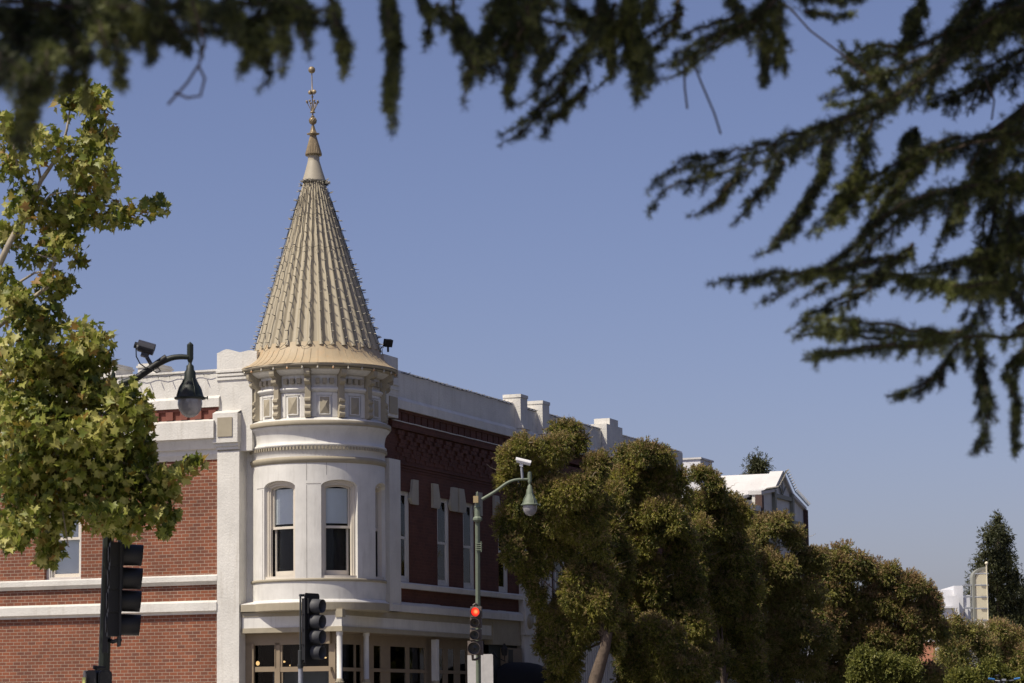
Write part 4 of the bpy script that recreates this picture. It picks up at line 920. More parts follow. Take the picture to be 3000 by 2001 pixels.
m=MB(); m.tube([(0,-.55,.35),(0,-.47,zh-.25),(0,-.05,.30),(0,.5,.35),(0,.18,.78),(0,-.47,zh-.2)],.018,8); m.tube([(0,-.05,.3),(0,.18,.78),(0,.2,.88)],.016,8); m.build('frame',DGREEN,bk)
m=MB(); m.lathe([(.001,.03),(.06,.02),(.07,0),(.001,-.02)],(0,.22,.9),10); m.build('saddle',BLACK,bk)
car=thing('car','silver hatchback with a roof rack parked at the corner below the frame','car',Vector((hb.x,hb.y+.55,0)))
m=MB(); P=[(-2.1,.25),(-2.15,.6),(-1.9,.85),(-1.0,.95),(-.45,1.32),(1.2,1.36),(1.9,1.0),(2.1,.9),(2.1,.3)]
m.poly([(-.85,y,z) for y,z in P],(1.7,0,0)); m.build('body',mat('silver_car_paint',(.4,.41,.42),.3,.03,metal=.6),car)
m=MB(); m.poly([(-.86,y,z) for y,z in ((-.85,.97),(-.4,1.26),(1.15,1.29),(1.65,1.0))],(1.72,0,0)); m.build('side_glass',BLACK,car)
for x in (-.87,.67):
    for y in (-1.3,1.3):
        m=MB(); m.tube([(x,y,.32),(x+.2,y,.32)],.32,20); wh=m.build('wheel',BLACK,car); m=MB(); m.tube([(x-.01,y,.32),(x+.21,y,.32)],.2,16); m.build('rim',GALV,wh)
m=MB(); m.box(-.6,.6,-.3,-.25,1.36,1.40); m.box(-.6,.6,.7,.75,1.36,1.40); m.build('roof_rack',BLACK,car)
# ================================================================== FOLIAGE
def unit(a): return a/np.maximum(1e-9,np.linalg.norm(a,axis=-1,keepdims=True))
def tri_leaves(P,D,Ln,Wd,twist=None):
    """slender triangles: base P, direction D(unit), length, width"""
    n=len(P); r=unit(rng.normal(size=(n,3))); S=unit(np.cross(D,r))*Wd[:,None]*.5
    V=np.stack([P-S*.7,P+S*.7,P+D*Ln[:,None]],1); mid=P+D*Ln[:,None]*.5
    V=np.stack([P,mid+S,P+D*Ln[:,None],mid-S],1)
    return V.reshape(-1,3),np.arange(4*n).reshape(n,4)
def sprays(blobs,dens,leaf,wid,k=7,twig=.2,droop=.0,brown=.5,down=.35):
    """blobs: (cx,cy,cz, rx,ry,rz). returns verts, quads, matidx"""
    VS=[];MI=[];Fs=[];off=0
    for b in blobs:
        c=np.array(b[:3]); r=np.array(b[3:6]); area=4*math.pi*((r[0]*r[1]+r[0]*r[2]+r[1]*r[2])/3); n=int(area*dens)
        d=unit(rng.normal(size=(n,3))); rad=rng.uniform(.0,1,n)**.33*.34+.74; rad*=1+.15*np.sin(d[:,0]*9+d[:,2]*7+c[0]*3)+.07*np.sin(d[:,1]*17+c[2]*5)+.06*np.sin(d[:,2]*23+d[:,0]*15)
        p=c+d*r*rad[:,None]
        dn=unit(d/r); dirn=unit(dn+rng.normal(size=(n,3))*.45+np.array([0,0,1])*(np.clip(dn[:,2:3],0,1)*.5-(dn[:,2:3]<.15)*down*2))
        br=rng.random(n)<np.clip((dn[:,2]*.75+.25)*brown*1.6,0,.95)
        t=rng.uniform(0,1,(n,k)); base=p[:,None,:]+dirn[:,None,:]*(t*twig)[:,:,None]
        ld=unit(dirn[:,None,:]+rng.normal(size=(n,k,3))*.5+np.array([0,0,-droop]))
        Pn=base.reshape(-1,3); Dn=ld.reshape(-1,3); Ln=leaf*rng.uniform(.6,1.25,len(Pn)); Wd=wid*rng.uniform(.7,1.3,len(Pn))
        V,T=tri_leaves(Pn,Dn,Ln,Wd); VS.append(V); Fs.append(T+off); off+=len(V); bb=np.repeat(br,k); flip=rng.random(len(bb))<.15; MI.append((bb^flip).astype(int))
        # dense core
        m_=int(area*dens*2.5); d2=unit(rng.normal(size=(m_,3))); p2=c+d2*r*(rng.uniform(.3,.82,m_)[:,None]); 
        V,T=tri_leaves(p2,unit(rng.normal(size=(m_,3))+np.array([0,0,-.5])),leaf*1.6*rng.uniform(.7,1.3,m_),wid*2.5*rng.uniform(.7,1.3,m_)); VS.append(V); Fs.append(T+off); off+=len(V); MI.append(np.zeros(m_,int)+0)
    return np.concatenate(VS),np.concatenate(Fs),np.concatenate(MI)
ML_G=leafmat('dark_fine_leaves',[(.045,.062,.016),(.17,.185,.032),(.42,.38,.075)],.33,1.6)
ML_B=leafmat('brown_seed_tips',[(.22,.15,.075),(.34,.245,.11),(.42,.325,.13)],.25,1.5)
ML_G2=leafmat('olive_leaves',[(.07,.09,.024),(.19,.195,.045),(.36,.33,.085)],.35,1.0)
ML_B2=leafmat('russet_tips',[(.25,.15,.08),(.38,.25,.125),(.44,.33,.15)],.25,1.0)
ML_Y=leafmat('bright_small_leaves',[(.08,.10,.02),(.18,.19,.035),(.32,.31,.09)],.35,4)
ML_C=leafmat('dark_conifer_needles',[(.028,.036,.012),(.05,.056,.018),(.085,.082,.028)],.15,.6)
def tree(name,label,cat,tpx,dep,blobs,dens,leaf,wid,mats,brown=.5,k=7,twig=.2,droop=.2,trunkpts=None,rz=.9,jit=.35,group=None,trad=.22,zg=0,down=.35,twigs=0,sub=1,grad=1.0):
    base=at(tpx,1990,dep); base.z=zg; t=thing(name,label,cat,base,0,group); Bn=np.array(base)
    B3=[]
    y0=min(b[1] for b in blobs); y1=max(b[1] for b in blobs)+1; S3=[]
    for b in blobs:
        x,y,rx,ry=b[:4]; dd=dep+rng.uniform(-jit,jit)+(-.6+1.7*(y-y0)/(y1-y0))*sub*grad; dd=b[4] if len(b)>4 else dd; c=W(x,y,dd)-Bn; s=dd/F; B3.append((*c,rx*s*.9,(rx+ry)/2*s*rz*.9,ry*s*.9))
        if not sub: S3.append(B3[-1]); continue
        r=np.array(B3[-1][3:6]); S3.append((*(c+np.array([0,.15*r[1],0])),*(r*.64)))
        for _ in range(13):
            d=rng.normal(size=3)+np.array([-.25,-.7,.35]); d/=np.linalg.norm(d); q=rng.uniform(.24,.44); S3.append((*(c+d*r*.78),*(r*q*np.array([1.05,1.05,.95+.5*(d[2]<0)]))))
    V,T,MI=sprays(S3,dens,leaf,wid,k,twig,droop,brown,down)
    rn=np.repeat(rng.random(len(T)//1),1)
    trimesh('crown',V,T,mats,t,MI,rn)
    m=MB()
    tp_=[Vector(at(x,y,dep))-base for x,y in trunkpts] if trunkpts else [Vector((0,0,0)),Vector((0,0,2.5))]
    if trunkpts: tp_=[Vector((tp_[0].x*1.3,0,0))]+tp_
    n=len(tp_); m.tube(tp_,[trad*(1-.5*i/n) for i in range(n)],10)
    for b in B3[::2]:
        c=Vector(b[:3])+Vector((0,b[4]*.45,-b[5]*.4)); s_=tp_[-1]; mid=(s_+c)/2+Vector((0,.5,0)); m.tube([s_-Vector((0,0,.2)),mid,c],[trad*.2,trad*.1,trad*.02],6)
    m.build('trunk',BARK,t)
    if twigs:
        for i in range(twigs):
            m=MB()
            b=B3[random.randrange(len(B3))]; a=random.uniform(0,6.28); e=random.uniform(.1,1.0); r0=np.array(b[3:6]); d=np.array([math.cos(a)*math.cos(e),-abs(math.sin(a))*math.cos(e),math.sin(e)])
            p=Vector(np.array(b[:3])+d*r0*.8); q=[p]
            for j in range(4): q.append(q[-1]+Vector(d*.09)+Vector((random.uniform(-.07,.07),random.uniform(-.05,.05),random.uniform(-.04,.06))))
            m.tube(q,[.012,.01,.008,.006,.003],4)
            m.build('bare_twig',SBARK,t)
    return t
A_=[(1500,1350,38,45),(1540,1310,42,42),(1480,1400,25,35),(1655,1268,48,36),(1630,1310,60,45),(1700,1300,35,30),(1560,1380,60,50),(1745,1370,50,50),(1700,1430,80,60),(1620,1440,70,60),(1540,1470,50,60),(1490,1540,35,60),(1505,1610,35,55),(1580,1550,60,50),(1660,1520,70,60),(1750,1500,60,60),(1740,1590,80,60),(1650,1600,60,50),(1590,1650,40,45),(1545,1680,26,60),(1575,1740,22,50),(1690,1690,50,40),(1760,1690,60,60),(1700,1770,30,60),(1620,1830,40,60),(1640,1900,45,70),(1600,1880,30,50),(1720,1850,30,50,69.6),(1670,1790,45,80,70),(1655,1890,45,80,70),(1690,1860,35,70,69.6),(1670,1965,45,60,70.2),(1630,1940,30,60,70),(1800,1465,45,50,70.5),(1790,1560,50,60,70.4),(1810,1650,50,60,70.8),(1790,1740,50,60,71),(1820,1840,50,60,71.5),(1560,1560,60,60,69.8),(1785,1800,40,55,69.2),(1750,1750,50,60,69.0),(1690,1740,45,55,69.2),(1730,1830,40,45,69.2),(1800,1870,30,45,69.5),(1705,1800,35,60,69.4)]
B_=[(1850,1345,60,42),(1900,1328,55,32),(1942,1350,38,38),(1830,1410,60,50),(1900,1420,80,60),(1985,1430,50,60),(1850,1500,70,60),(1950,1520,80,70),(1870,1600,80,60),(1990,1600,60,80),(1920,1700,90,70),(2020,1710,60,70),(1850,1780,80,70),(1960,1800,90,80),(1830,1860,50,60),(1900,1900,100,90),(2030,1850,70,90),(2050,1950,90,70),(1870,1985,70,50),(1960,1990,80,50),(1780,1690,50,60),(1800,1800,40,80),(1930,1870,70,80,71.6),(1960,1960,80,60,71.6),(1860,1930,60,70,72),(2020,1960,60,60,72)]
C_=[(2040,1570,50,60,81),(2030,1650,60,70,81),(2062,1388,34,28),(2095,1415,32,28),(2112,1452,48,42),(2145,1485,38,38),(2050,1490,50,60),(2150,1520,60,60),(2090,1560,70,70),(2050,1650,60,70),(2150,1640,65,80),(2110,1750,80,80),(2190,1740,50,60),(2160,1850,90,90),(2100,1940,90,70),(2200,1950,60,70)]
D_=[(2195,1620,45,55,89),(2200,1720,50,70,89),(2180,1820,50,70,89),(2235,1548,50,42),(2285,1540,50,38),(2330,1580,42,38),(2215,1610,45,50),(2280,1660,90,60),(2370,1640,55,45),(2230,1740,70,70),(2330,1750,90,80),(2250,1850,90,80),(2350,1870,90,80),(2240,1960,90,60),(2340,1970,80,50)]
E_=[(2400,1640,55,45),(2455,1635,55,48),(2510,1660,55,48),(2560,1685,50,42),(2610,1690,45,42),(2665,1720,50,42),(2715,1745,42,45),(2735,1790,35,50),(2440,1720,80,70),(2600,1770,80,60),(2500,1780,80,60),(2680,1820,70,70),(2420,1820,70,80),(2560,1860,90,70),(2650,1890,80,60),(2470,1910,90,80),(2735,1850,40,60),(2600,1970,100,50),(2720,1990,50,50),(2440,1990,80,50)]
F_=[(2790,1835,40,38),(2830,1850,35,30),(2860,1870,45,40),(2810,1905,60,50),(2880,1910,40,50),(2800,1970,80,50),(2870,1985,60,45)]
G_=[(2920,1850,45,35),(2975,1870,45,35),(2950,1920,60,50),(2995,1940,50,50),(2930,1985,50,40),(2985,2000,50,40),(2905,1900,25,40)]
tk=[(1742,1998),(1757,1950),(1772,1900),(1782,1850)]
GP='street trees along the shaded facade'
tree('bottlebrush_tree','nearest and largest bottlebrush tree, golden green clumps, brushing the shaded brick facade behind the lamp','tree',1735,69,A_,210,.066,.015,[ML_G,ML_B],.52,17,.13,.1,tk,jit=.5,group=GP,trad=.2,twigs=26)
tree('bottlebrush_tree','second bottlebrush tree, dense green crown with a rounded brown top against the sky','tree',1950,73,B_,195,.068,.016,[ML_G,ML_B],.5,17,.13,.1,None,jit=.5,group=GP,twigs=14)
tree('bottlebrush_tree','third bottlebrush tree with a sparse grey brown top left of the striped gable','tree',2120,82,C_,150,.072,.018,[ML_G,ML_B],.5,16,.14,.1,None,jit=.5,group=GP,twigs=26)
tree('bottlebrush_tree','fourth street tree, brown domed crown in front of the striped gable','tree',2290,90,D_,125,.076,.02,[ML_G2,ML_B],.62,15,.14,.1,None,jit=.5,grad=.2,group=GP,twigs=16)
tree('bottlebrush_tree','wide russet brown tree sloping down to the far white building','tree',2560,99,E_,100,.08,.022,[ML_G2,ML_B2],.66,15,.15,.0,None,jit=.6,grad=.2,group=GP,twigs=8)
tree('bottlebrush_tree','green brown rounded tree below the cream blade sign','tree',2830,118,F_,75,.11,.032,[ML_G2,ML_B],.55,7,.25,.0,None,jit=.6,grad=.2,group=GP)
tree('bottlebrush_tree','last brown tree at the right edge under the dark conifer','tree',2960,130,G_,70,.11,.034,[ML_G2,ML_B2],.65,7,.25,.0,None,jit=.6,grad=.2,group=GP)
tree('small_leaved_tree','low bright yellow green tree in front of the wide russet tree','tree',2590,88,[(2540,1935,45,42),(2600,1950,50,35),(2660,1965,45,40),(2580,1990,80,40),(2660,2010,50,40),(2510,1985,35,50)],130,.075,.045,[ML_Y,ML_Y],.5,5,.15,.0,None,jit=.3)
tree('small_leaved_tree','dark leafy tree with lit leaves sloping down behind the blue bicycle grips','tree',2930,80,[(2900,1960,35,30),(2940,1985,40,30),(2975,2005,35,30),(2800,2000,40,40),(2840,2005,50,40)],130,.07,.045,[ML_Y,ML_G],.3,5,.15,.0,None,jit=.3)
# conifers
def conifer(label,apex,rows,dep,dens,leaf,wid):
    bl=[]
    for (y,xl,xr) in rows:
        n=max(1,int((xr-xl)/26)); w_=(xr-xl)/n
        for i in range(n): bl.append((xl+w_*(i+.5)+rng.uniform(-6,6),y+rng.uniform(-8,8),w_*.95,26*rng.uniform(.8,1.25)))
    return tree('conifer_tree',label,'tree',apex[0],dep,bl,dens,leaf,wid,[ML_C,ML_C],0,6,.28,.0,[(apex[0],1980),(apex[0],apex[1]+60)],jit=1.2,trad=.22,sub=0)
conifer('tall dark conifer rising behind the cream blade sign at the right edge',(2925,1520),[(1532,2915,2930),(1555,2900,2942),(1585,2885,2952),(1620,2876,2962),(1655,2862,2958),(1690,2852,2980),(1725,2842,2985),(1760,2842,3000),(1795,2845,3010),(1830,2850,3020),(1865,2850,3020)],200,26,.20,.05)
conifer('dark conifer tip poking in at the far right edge beside the tall conifer',(2998,1720),[(1730,2990,3006),(1760,2978,3020),(1800,2965,3040),(1850,2960,3050)],210,26,.20,.05)
conifer('small conifer top peeping over the white gable roof',(2218,1346),[(1352,2212,2224),(1368,2200,2238),(1388,2198,2240),(1410,2190,2245)],150,60,.13,.035)
# --- sycamore at left
SY=at(-260,1990,37); SY.z=0
sy=thing('sycamore_tree','sunlit yellow green sycamore with lobed leaves and pale limbs filling the left edge','tree',SY)
SB=[(190,205,38,30),(215,235,45,42),(165,245,30,28),(150,215,20,25),(20,290,40,40),(65,300,35,30),(220,310,48,45),(190,370,60,60),(110,330,40,40),(30,370,45,50),(255,300,14,20),(245,400,35,40),(200,470,65,55),(130,500,60,55),(60,470,50,55),(20,540,40,40),(300,485,42,24),(355,475,36,22),(270,500,35,25),(150,560,50,32),(90,590,45,25),(10,625,16,22),(180,600,22,18),
(125,655,45,30),(30,680,40,35),(80,735,70,45),(200,785,55,42),(60,820,75,55),(150,850,80,60),(245,830,20,25),(60,920,90,70),(200,900,65,50),(290,925,50,50),(325,960,32,35),(100,1000,100,70),(230,1000,80,60),(315,1030,45,50),(60,1080,90,70),(200,1090,90,60),(310,1110,75,45),(395,1085,40,22),(448,1060,24,20),(375,1130,35,30),(100,1170,100,55),(250,1180,90,45),(355,1180,32,25),(40,1220,45,40),(115,1255,40,30),(398,1180,18,14),(385,1220,18,18),(290,1215,35,22),(105,1290,22,14),(20,1255,20,14)]
LEAFP=np.array([(0,-.05),(.30,-.22),(.62,-.30),(.50,.02),(.98,.32),(.62,.38),(.55,.62),(.28,.56),(0,1.12),(-.28,.56),(-.55,.62),(-.62,.38),(-.98,.32),(-.50,.02),(-.62,-.30),(-.30,-.22)])
LEAFP[:,0]*=.62; LEAFP[:,1]*=.85
nl=len(LEAFP); Cn=[];Sz=[]
for (x,y,rx,ry) in SB:
    s=37/F*1.276; n=int(math.pi*rx*ry/(48 if y<640 else 27)); rx*=rng.uniform(.9,1.2); ry*=rng.uniform(.9,1.2); q=rng.normal(size=(n,3)); q=unit(q)*(rng.uniform(0,1,n)**.5*1.08)[:,None]
    c=W(x*1.276,y*1.276,36.6+rng.uniform(-.5,.4)); Cn.append(c+q*np.array([rx*s,rx*s*(1.3 if y<640 else 1.7),ry*s]))
Cn=np.concatenate(Cn); n=len(Cn)
nrm=unit(rng.normal(size=(n,3))+np.array([-.35,-.45,.75])); tipd=unit(np.cross(nrm,rng.normal(size=(n,3)))+np.array([0,0,-.55])); sd_=unit(np.cross(tipd,nrm)); nrm=np.cross(sd_,tipd)
sz=.125*rng.uniform(.6,1.2,n)
V=Cn[:,None,:]+(sd_[:,None,:]*LEAFP[None,:,0:1]+tipd[:,None,:]*LEAFP[None,:,1:2]+nrm[:,None,:]*(np.abs(LEAFP[None,:,0:1])*.28-.10*(LEAFP[None,:,1:2])**2*rng.uniform(-.5,2,(n,1,1))))*sz[:,None,None]
ctr=(Cn+tipd*.25*sz[:,None])[:,None,:]
V=np.concatenate([V,ctr],1).reshape(-1,3)-np.array(SY)
T=np.array([(i,(i+1)%nl,nl) for i in range(nl)]); T=(T[None]+np.arange(n)[:,None,None]*(nl+1)).reshape(-1,3)
MS1=leafmat('sycamore_leaf',[(.07,.10,.014),(.22,.245,.035),(.50,.47,.15)],.38,2.0,.45); MS2=leafmat('yellowing_sycamore_leaf',[(.20,.17,.02),(.30,.22,.04),(.34,.2,.06)],.38,2.0)
mi=np.repeat((rng.random(n)<.09).astype(int),nl)
trimesh('crown',V,T,[MS1,MS2],sy,mi,np.repeat(rng.random(n),nl))
def sp(x,y,d=36.8): return at(x,y,d)-SY
m=MB()
k5=lambda x,y:(x/2.851,950+y/2.851)
limbs=[([(-120,1100),(-40,880),(0,771),(27,713),(58,655),(89,593),(120,530),(156,477),(179,441),(196,379),(205,320)],.055,.012),([(58,655),(110,610),(150,570),(215,560),(270,560),(330,575)],.02,.006),([(196,560),(300,600),(380,622),(440,612)],.018,.005),([(27,713),(90,740),(160,760),(210,735),(240,720)],.012,.004),([(89,593),(60,520),(40,440),(50,360)],.03,.01),([(120,530),(110,480),(95,430),(88,410)],.02,.008),
([k5(-200,1200),k5(0,860),k5(150,790),k5(290,760)],.06,.03),([k5(-100,0),k5(30,330),k5(60,500),k5(95,640),k5(120,730)],.05,.028),([k5(-100,800),k5(150,860),k5(270,960),k5(400,1100),k5(470,1250),k5(475,1420)],.045,.015),
([k5(400,1100),k5(700,1180),k5(900,1240),k5(1080,1250),k5(1300,1260),k5(1440,1250),k5(1640,1180)],.03,.008),([k5(270,960),k5(520,900),k5(760,930),k5(1000,1000)],.025,.01),([(-100,1500),(0,1400),(150,1330),(300,1330),(420,1380),(480,1480)],.05,.01),([(-60,1000),(60,900),(140,840),(160,760)],.05,.015),([(300,1330),(380,1230),(430,1180)],.02,.008),([(150,1330),(180,1480),(200,1600)],.02,.008),([(20,850),(100,800),(150,790)],.02,.01),([(134,738),(165,757),(190,755),(240,725)],.012,.006)]
for P,r0,r1 in limbs:
    Q=[sp(x,y,36.7+.25*math.sin(i*1.7+x*.01)) for i,(x,y) in enumerate(P)]; n_=len(Q); m.tube(Q,[r0+(r1-r0)*i/(n_-1) for i in range(n_)],8)
m.build('limbs',SBARK,sy)
m=MB(); m.tube([(0,0,0),(.05,0,1.5),sp(-120,1100)*.5+Vector((0,0,1.2)),sp(-120,1100)],[.28,.24,.17,.09],12)
for P,_,_ in [l_ for l_ in limbs if l_[0][0][0]<-50][1:]: q_=sp(*P[0]); m.tube([Vector((.05,0,2.6)),(Vector((.05,0,2.6))+q_)/2+Vector((0,0,.2)),q_],[.10,.06,.04],8)
m.build('trunk',SBARK,sy)
# --- cedar in the foreground
CD0=np.array([4.6,11.5,0.])
ce=thing('cedar_tree','dark blurred cedar in the foreground, drooping needle boughs across the top and right','tree',Vector(CD0))
Lb_=[ # polyline (D px: 2351 wide copy), half width, depth
([(-20,20),(60,60),(110,140),(60,250),(45,290)],42,8.5),([(-20,100),(60,180),(50,285)],48,8.5),([(60,0),(160,60),(170,150),(135,210)],30,8.8),([(180,-5),(230,60),(240,120),(250,150)],30,8.6),([(250,-5),(330,60),(350,140)],26,8.8),([(0,0),(200,20),(400,20),(560,10)],28,8.7),([(330,0),(380,50),(395,90)],24,8.8),([(430,0),(450,60),(462,130)],22,9),([(520,0),(545,50),(575,110),(545,180)],24,9),([(600,20),(560,80),(590,110)],18,9),([(640,10),(652,70),(660,120),(645,180)],18,9.2),([(690,-5),(695,60),(702,110)],14,9.2),([(520,0),(640,15),(700,5)],20,9.2),([(760,-5),(775,60),(790,120),(785,182)],15,9.4),
([(885,-10),(900,60),(905,120),(895,200),(905,292)],23,9.8),([(960,-10),(985,40),(975,120)],13,9.8),([(1040,-10),(1050,60),(1070,120),(1105,180)],17,10),([(1150,-10),(1120,60),(1080,140),(1066,200)],27,10.2),([(1240,0),(1190,60),(1130,130),(1090,150)],36,10.4),([(1200,60),(1190,130),(1170,200),(1163,252)],19,10.4),([(1300,80),(1250,130),(1222,180)],20,10.5),([(1400,50),(1330,140),(1270,220),(1200,280),(1150,312)],26,10.8),([(1350,200),(1290,260),(1240,318)],16,10.8),([(1440,-10),(1430,80),(1460,150),(1462,240)],34,11),([(1380,-10),(1400,100),(1340,140)],34,11),([(1500,-10),(1480,60)],24,11),([(1780,-10),(1730,60),(1640,110),(1560,170),(1480,190)],26,11.2),([(1765,-10),(1760,80),(1755,192)],30,11.3),([(1680,-10),(1700,50)],18,11.3),([(1290,-10),(1340,30)],18,11),([(1560,0),(1548,80)],8,11.3),([(1820,-10),(1900,0),(1990,-5)],9,11.5),
([(2380,20),(2250,80),(2100,210),(1950,300),(1800,355),(1650,400),(1545,428),(1488,490)],32,12.2),([(1700,395),(1640,465),(1580,500)],16,12.2),([(1800,370),(1740,450),(1680,520)],19,12.2),([(1900,340),(1860,450),(1780,560),(1730,590)],24,12.3),([(1990,300),(1950,420),(1900,500)],30,12.3),([(2380,40),(2200,100),(2080,150),(1960,190),(1890,225)],38,12.5),([(2380,130),(2250,190),(2120,230)],44,12.6),([(2380,300),(2200,330),(2050,400),(1920,480),(1850,540)],38,12.4),([(2380,400),(2200,430),(2050,480),(1930,590),(1840,640),(1740,698)],34,12.1),([(2050,590),(1900,622),(1780,630),(1625,652)],19,11.9),([(2100,560),(2000,640),(1900,700),(1803,765)],21,12),([(2380,640),(2200,660),(2050,640),(1910,640)],24,12.5),([(2380,770),(2200,775),(2000,760),(1870,750),(1838,762)],24,12.0),([(2150,790),(1950,808),(1845,825)],15,12),([(2200,790),(2150,860),(2090,895),(2032,908)],19,12.2),([(2250,780),(2258,870),(2270,960),(2243,1042)],20,12.3),([(2380,780),(2325,860),(2338,940),(2328,1050)],18,12.3),([(2300,420),(2270,560),(2250,700),(2215,770)],36,12.6),([(2380,480),(2300,600),(2360,720)],42,12.7),([(2215,780),(2225,850)],9,12.3),([(2100,300),(2080,420),(2000,520),(1975,570)],26,12.5),([(2380,350),(2260,380),(2180,500),(2140,600)],34,12.6),([(2380,-10),(2280,60),(2180,140)],36,12.8),([(2120,-10),(2100,60),(2070,120)],24,12.7),([(2250,-10),(2220,60),(2150,150)],34,12.8),([(2370,560),(2200,600),(2100,620)],24,12.5),([(2351,240),(2330,330)],30,12.6)]
KP=[];KD=[];KL=[];TW=MB(); CB=Vector(CD0)
SUNLIT=[0]  # flags boughs whose needles get the painted sunlit colour
Lb_+=[([(150,-5),(300,50),(420,95)],20,8.8),([(0,60),(120,110),(255,135)],26,8.7),([(420,-5),(560,60),(640,112)],18,9),([(700,-5),(600,50),(515,95)],18,9.1),([(560,-5),(680,35),(770,60)],12,9.2),([(1000,10),(1070,80),(1130,130)],15,10),([(1270,-10),(1215,60),(1250,130),(1225,190)],22,10.4),([(1150,10),(1260,50),(1390,70)],24,10.6),([(1300,20),(1420,60),(1550,35)],20,11),([(1570,30),(1480,90),(1400,160)],18,11),([(1710,30),(1620,60),(1550,85)],13,11.2)]
Lb_+=[([(2060,230),(2000,170),(1950,130),(1925,95)],13,12.8),([(2020,190),(1995,140),(2005,105)],10,12.8),([(1990,250),(1920,285),(1850,300)],12,12.8),([(2100,150),(2030,120),(1960,135),(1905,165)],10,12.9)]
def addtufts(P0,P1,sp_,nn,L_):
    ln=(P1-P0).length; k=max(1,int(ln/sp_))
    for i in range(k):
        p=P0.lerp(P1,(i+random.random())/k); KP.append(tuple(p)); d=(P1-P0).normalized(); KD.append(tuple(d)); KL.append(SUNLIT[0])
def bough(Q,w_,lvl):
    tot=sum((b-a).length for a,b in zip(Q[:-1],Q[1:])); run=0
    r0=.007 if lvl==0 else .0035
    TW.tube([q-CB for q in Q],[r0*(1.1-i/len(Q))+.001 for i in range(len(Q))],5)
    for a,b in zip(Q[:-1],Q[1:]):
        seg=(b-a).length; tdir=(b-a).normalized(); addtufts(a,b,.016,12,1)
        if lvl==0 and random.random()<seg/.075 and run/tot<.85:
            p=a.lerp(b,random.random()); side=Vector((-tdir.z,random.uniform(-.8,.8),tdir.x)).normalized()*random.choice((-1,1,1 if tdir.x<0 else -1))
            dr=(tdir*.9+side*.75+Vector((0,random.uniform(-.4,.4),-.35))).normalized(); ln=w_*random.uniform(1.2,2.6)*(1.05-run/tot*.6)
            q=[p]
            for j in range(5): dr=(dr+Vector((random.uniform(-.15,.15),random.uniform(-.15,.15),-.07))).normalized(); q.append(q[-1]+dr*ln/5)
            bough(q,w_*.45,1)
        ns=seg/(.0125 if lvl==0 else .011); ns=int(ns+random.random())
        for _ in range(ns):
            fr_=(run+random.random()*seg)/tot; taper=max(.14,1.15-1.0*fr_)
            p=a.lerp(b,random.random()); side=Vector((-tdir.z,random.uniform(-1,1),tdir.x)).normalized()*random.choice((-1,1))
            dr=(tdir*.6+side*.9+Vector((random.uniform(-.25,.25),random.uniform(-.5,.5),-.25))).normalized(); ln=w_*taper*random.uniform(.25,1.35)
            if ln<.012: continue
            e=p+dr*ln+Vector((0,0,-ln*.15)); addtufts(p,e,.019,12,1)
            if random.random()<.5: TW.tube([p-CB,e-CB],[.002,.001],3,caps=False)
        run+=seg
for P,wd,dep in Lb_:
    SUNLIT[0]=int((P[0] in ((2380,770),(2150,790),(2380,640),(2060,230),(2020,190),(1990,250),(2100,150))))
    pts=[at(x*1.276,y*1.276,dep+.35*math.sin(x*.013+y*.02)) for x,y in P]; Q=[]
    for i in range(len(pts)-1):
        p0,p1,p2,p3=pts[max(i-1,0)],pts[i],pts[i+1],pts[min(i+2,len(pts)-1)]
        for j in range(6):
            u=j/6; Q.append(.5*((2*p1)+(p2-p0)*u+(2*p0-5*p1+4*p2-p3)*u*u+(3*p1-p0-3*p2+p3)*u**3)+Vector((random.uniform(-.006,.006),0,random.uniform(-.006,.006))))
    Q.append(pts[-1]); w_=wd*1.276/F*dep; bough(Q,w_*1.25,0)
    for j_ in range(2 if wd>22 else 1):
        o_=Vector((random.uniform(-1,1)*w_*.9,random.uniform(-.5,.5),random.uniform(-.9,.9)*w_)); k0=random.choice((0,0,len(Q)//4)); k1=len(Q)-random.randint(1,4)
        if k1-k0>3: bough([q+o_*(.5+.5*i/len(Q))+Vector((random.uniform(-.01,.01),0,random.uniform(-.01,.01))) for i,q in enumerate(Q[k0:k1])],w_*.85,0)
KP=np.array(KP); KD=np.array(KD); nT=len(KP); kk=20
print('tufts',nT)
P=np.repeat(KP,kk,0)+rng.normal(size=(nT*kk,3))*.002; D=np.repeat(KD,kk,0); D=unit(unit(rng.normal(size=(nT*kk,3)))*1.0+D*.45)
V,T=tri_leaves(P,D,rng.uniform(.018,.038,nT*kk),np.full(nT*kk,.0024)); 
MCD=leafmat('cedar_needles',[(.010,.015,.006),(.028,.04,.012),(.20,.22,.06)],.18,2.5,.5)
MCS=leafmat('sunlit_cedar_needles',[(.08,.10,.03),(.17,.20,.05),(.34,.36,.12)],.3,2.5,.5)
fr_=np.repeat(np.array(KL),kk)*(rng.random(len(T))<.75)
trimesh('needles',V-CD0,T,[MCD,MCS],ce,fr_,np.repeat(rng.random(nT),kk))
TW.build('twigs',CBARK,ce)
m=MB(); m.tube([(0,0,0),(0,.1,4),(.1,.1,9),(0,0,16)],[.42,.36,.28,.1],14); m.build('trunk',CBARK,ce)
m=MB()
for a,b,r in ((4.2,(2.6,12.2,5.6),.07),(4.8,(2.2,12.3,4.2),.05),(3.6,(2.3,12.3,3.3),.05),(6.2,(-.5,10.6,5.7),.09),(6.6,(-3.0,9.2,5.2),.09),(3.2,(2.4,12.2,2.6),.04)):
    e=Vector(b)-CB; s0=Vector((0,0,a)); m.tube([s0,s0.lerp(e,.5)+Vector((0,0,.5)),e],[r*1.6,r*1.2,r*.6],8)
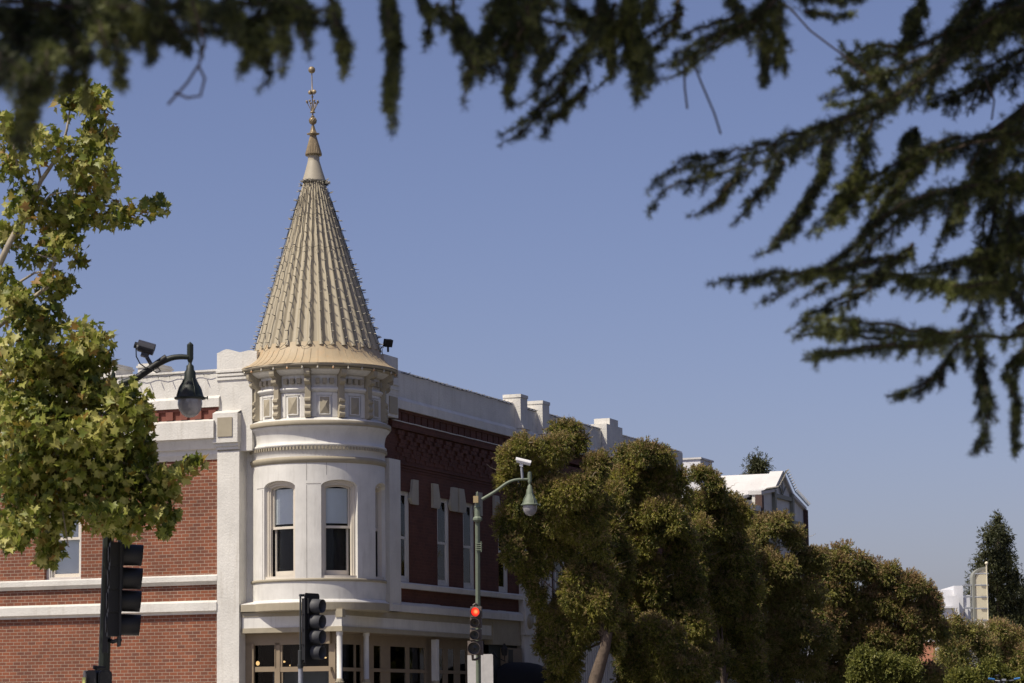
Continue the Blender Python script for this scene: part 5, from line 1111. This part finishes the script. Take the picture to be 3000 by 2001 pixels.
# dead bare twigs
for P,dep in (([(1760,-20),(1815,20),(1860,70),(1940,130),(2000,180)],12),([(1590,140),(1610,190),(1640,260),(1655,308)],11.2),([(1570,140),(1572,200),(1578,250)],11.2),([(455,150),(470,180),(460,220),(430,225),(400,212)],8.5),([(455,150),(430,190),(385,240)],8.5),([(2262,180),(2283,230),(2277,275)],12.4),([(440,0),(470,100),(455,155)],8.5)):
    m.tube([at(x*1.276,y*1.276,dep)-CB for x,y in P],[.0045]*len(P),5)
m.build('limb',CBARK,ce)
# upper boughs above the frame (unseen, added to shade the visible ones)
n=17000; bx=rng.uniform(-5.2,4.8,n); by=rng.uniform(7.2,12.4,n); bz=rng.uniform(6.0,9.5,n)
LITP=[at(x*1.276,y*1.276,12.1) for x,y in ((1870,752),(1960,765),(2050,780),(2130,790),(1960,808),(1990,645),(2080,120),(1940,120),(1860,290),(2300,360))]  # gaps are cut in the unseen boughs so sun reaches these sprays
near=np.full(n,9.)
for lp in LITP:
    dx=np.stack([bx-lp.x,by-lp.y,bz-lp.z],1); sv=np.array(SUN); near=np.minimum(near,np.linalg.norm(dx-(dx@sv)[:,None]*sv,axis=1))
keep=(near>.45)&((np.sin(bx*2.1+by*1.3)+np.sin(by*2.7-bx*.8)+np.sin(bx*4.3+1))>-1.9); bx,by,bz=bx[keep],by[keep],bz[keep]; n=len(bx)
V,T=tri_leaves(np.stack([bx,by,bz],1),unit(rng.normal(size=(n,3))*np.array([1,1,.35])),rng.uniform(.3,.7,n),rng.uniform(.10,.2,n))
trimesh('added_upper_boughs',V-CD0,T,[MCD],ce,np.zeros(n),rng.random(n))
# ================================================================== OPPOSITE SIDE OF THE STREET (unseen, added to cut sky light on the shaded facade)
ob=thing('brick_building','unseen brown brick building added across the street to block sky light, out of frame right','building',G(0,-27,0),RZ)
m=MB(); m.box(-16,60,-12,0,0,13); m.build('wall',mat('added_brown_brick_wall',(.16,.10,.07),.9,.2),ob); m=MB(); m.box(-16.2,60.2,-12,.3,13,13.4); m.build('cornice',CREAM,ob)
for i,u in enumerate((4,9,16,24,34,46)):
    bl=np.array([(*np.array(G(u+rng.uniform(-2.2,2.2),-21+rng.uniform(-2,2),rng.uniform(3,9.5))),2.0,2.0,1.8) for _ in range(12)]); bs=G(u,-21,0)
    t=thing('added_street_tree','%s broad green tree added across the street to block sky light, out of frame right'%['first','second','third','fourth','fifth','sixth','seventh'][i],'tree',bs)
    V,T,MI=sprays([tuple(b) for b in bl],2.2,.35,.16,5,.4); trimesh('crown',V-np.array(bs),T,[ML_G2,ML_B],t,MI,rng.random(len(T)))
    m=MB(); m.tube([(0,0,0),(0,0,4)],[.25,.15],8); m.build('trunk',BARK,t)
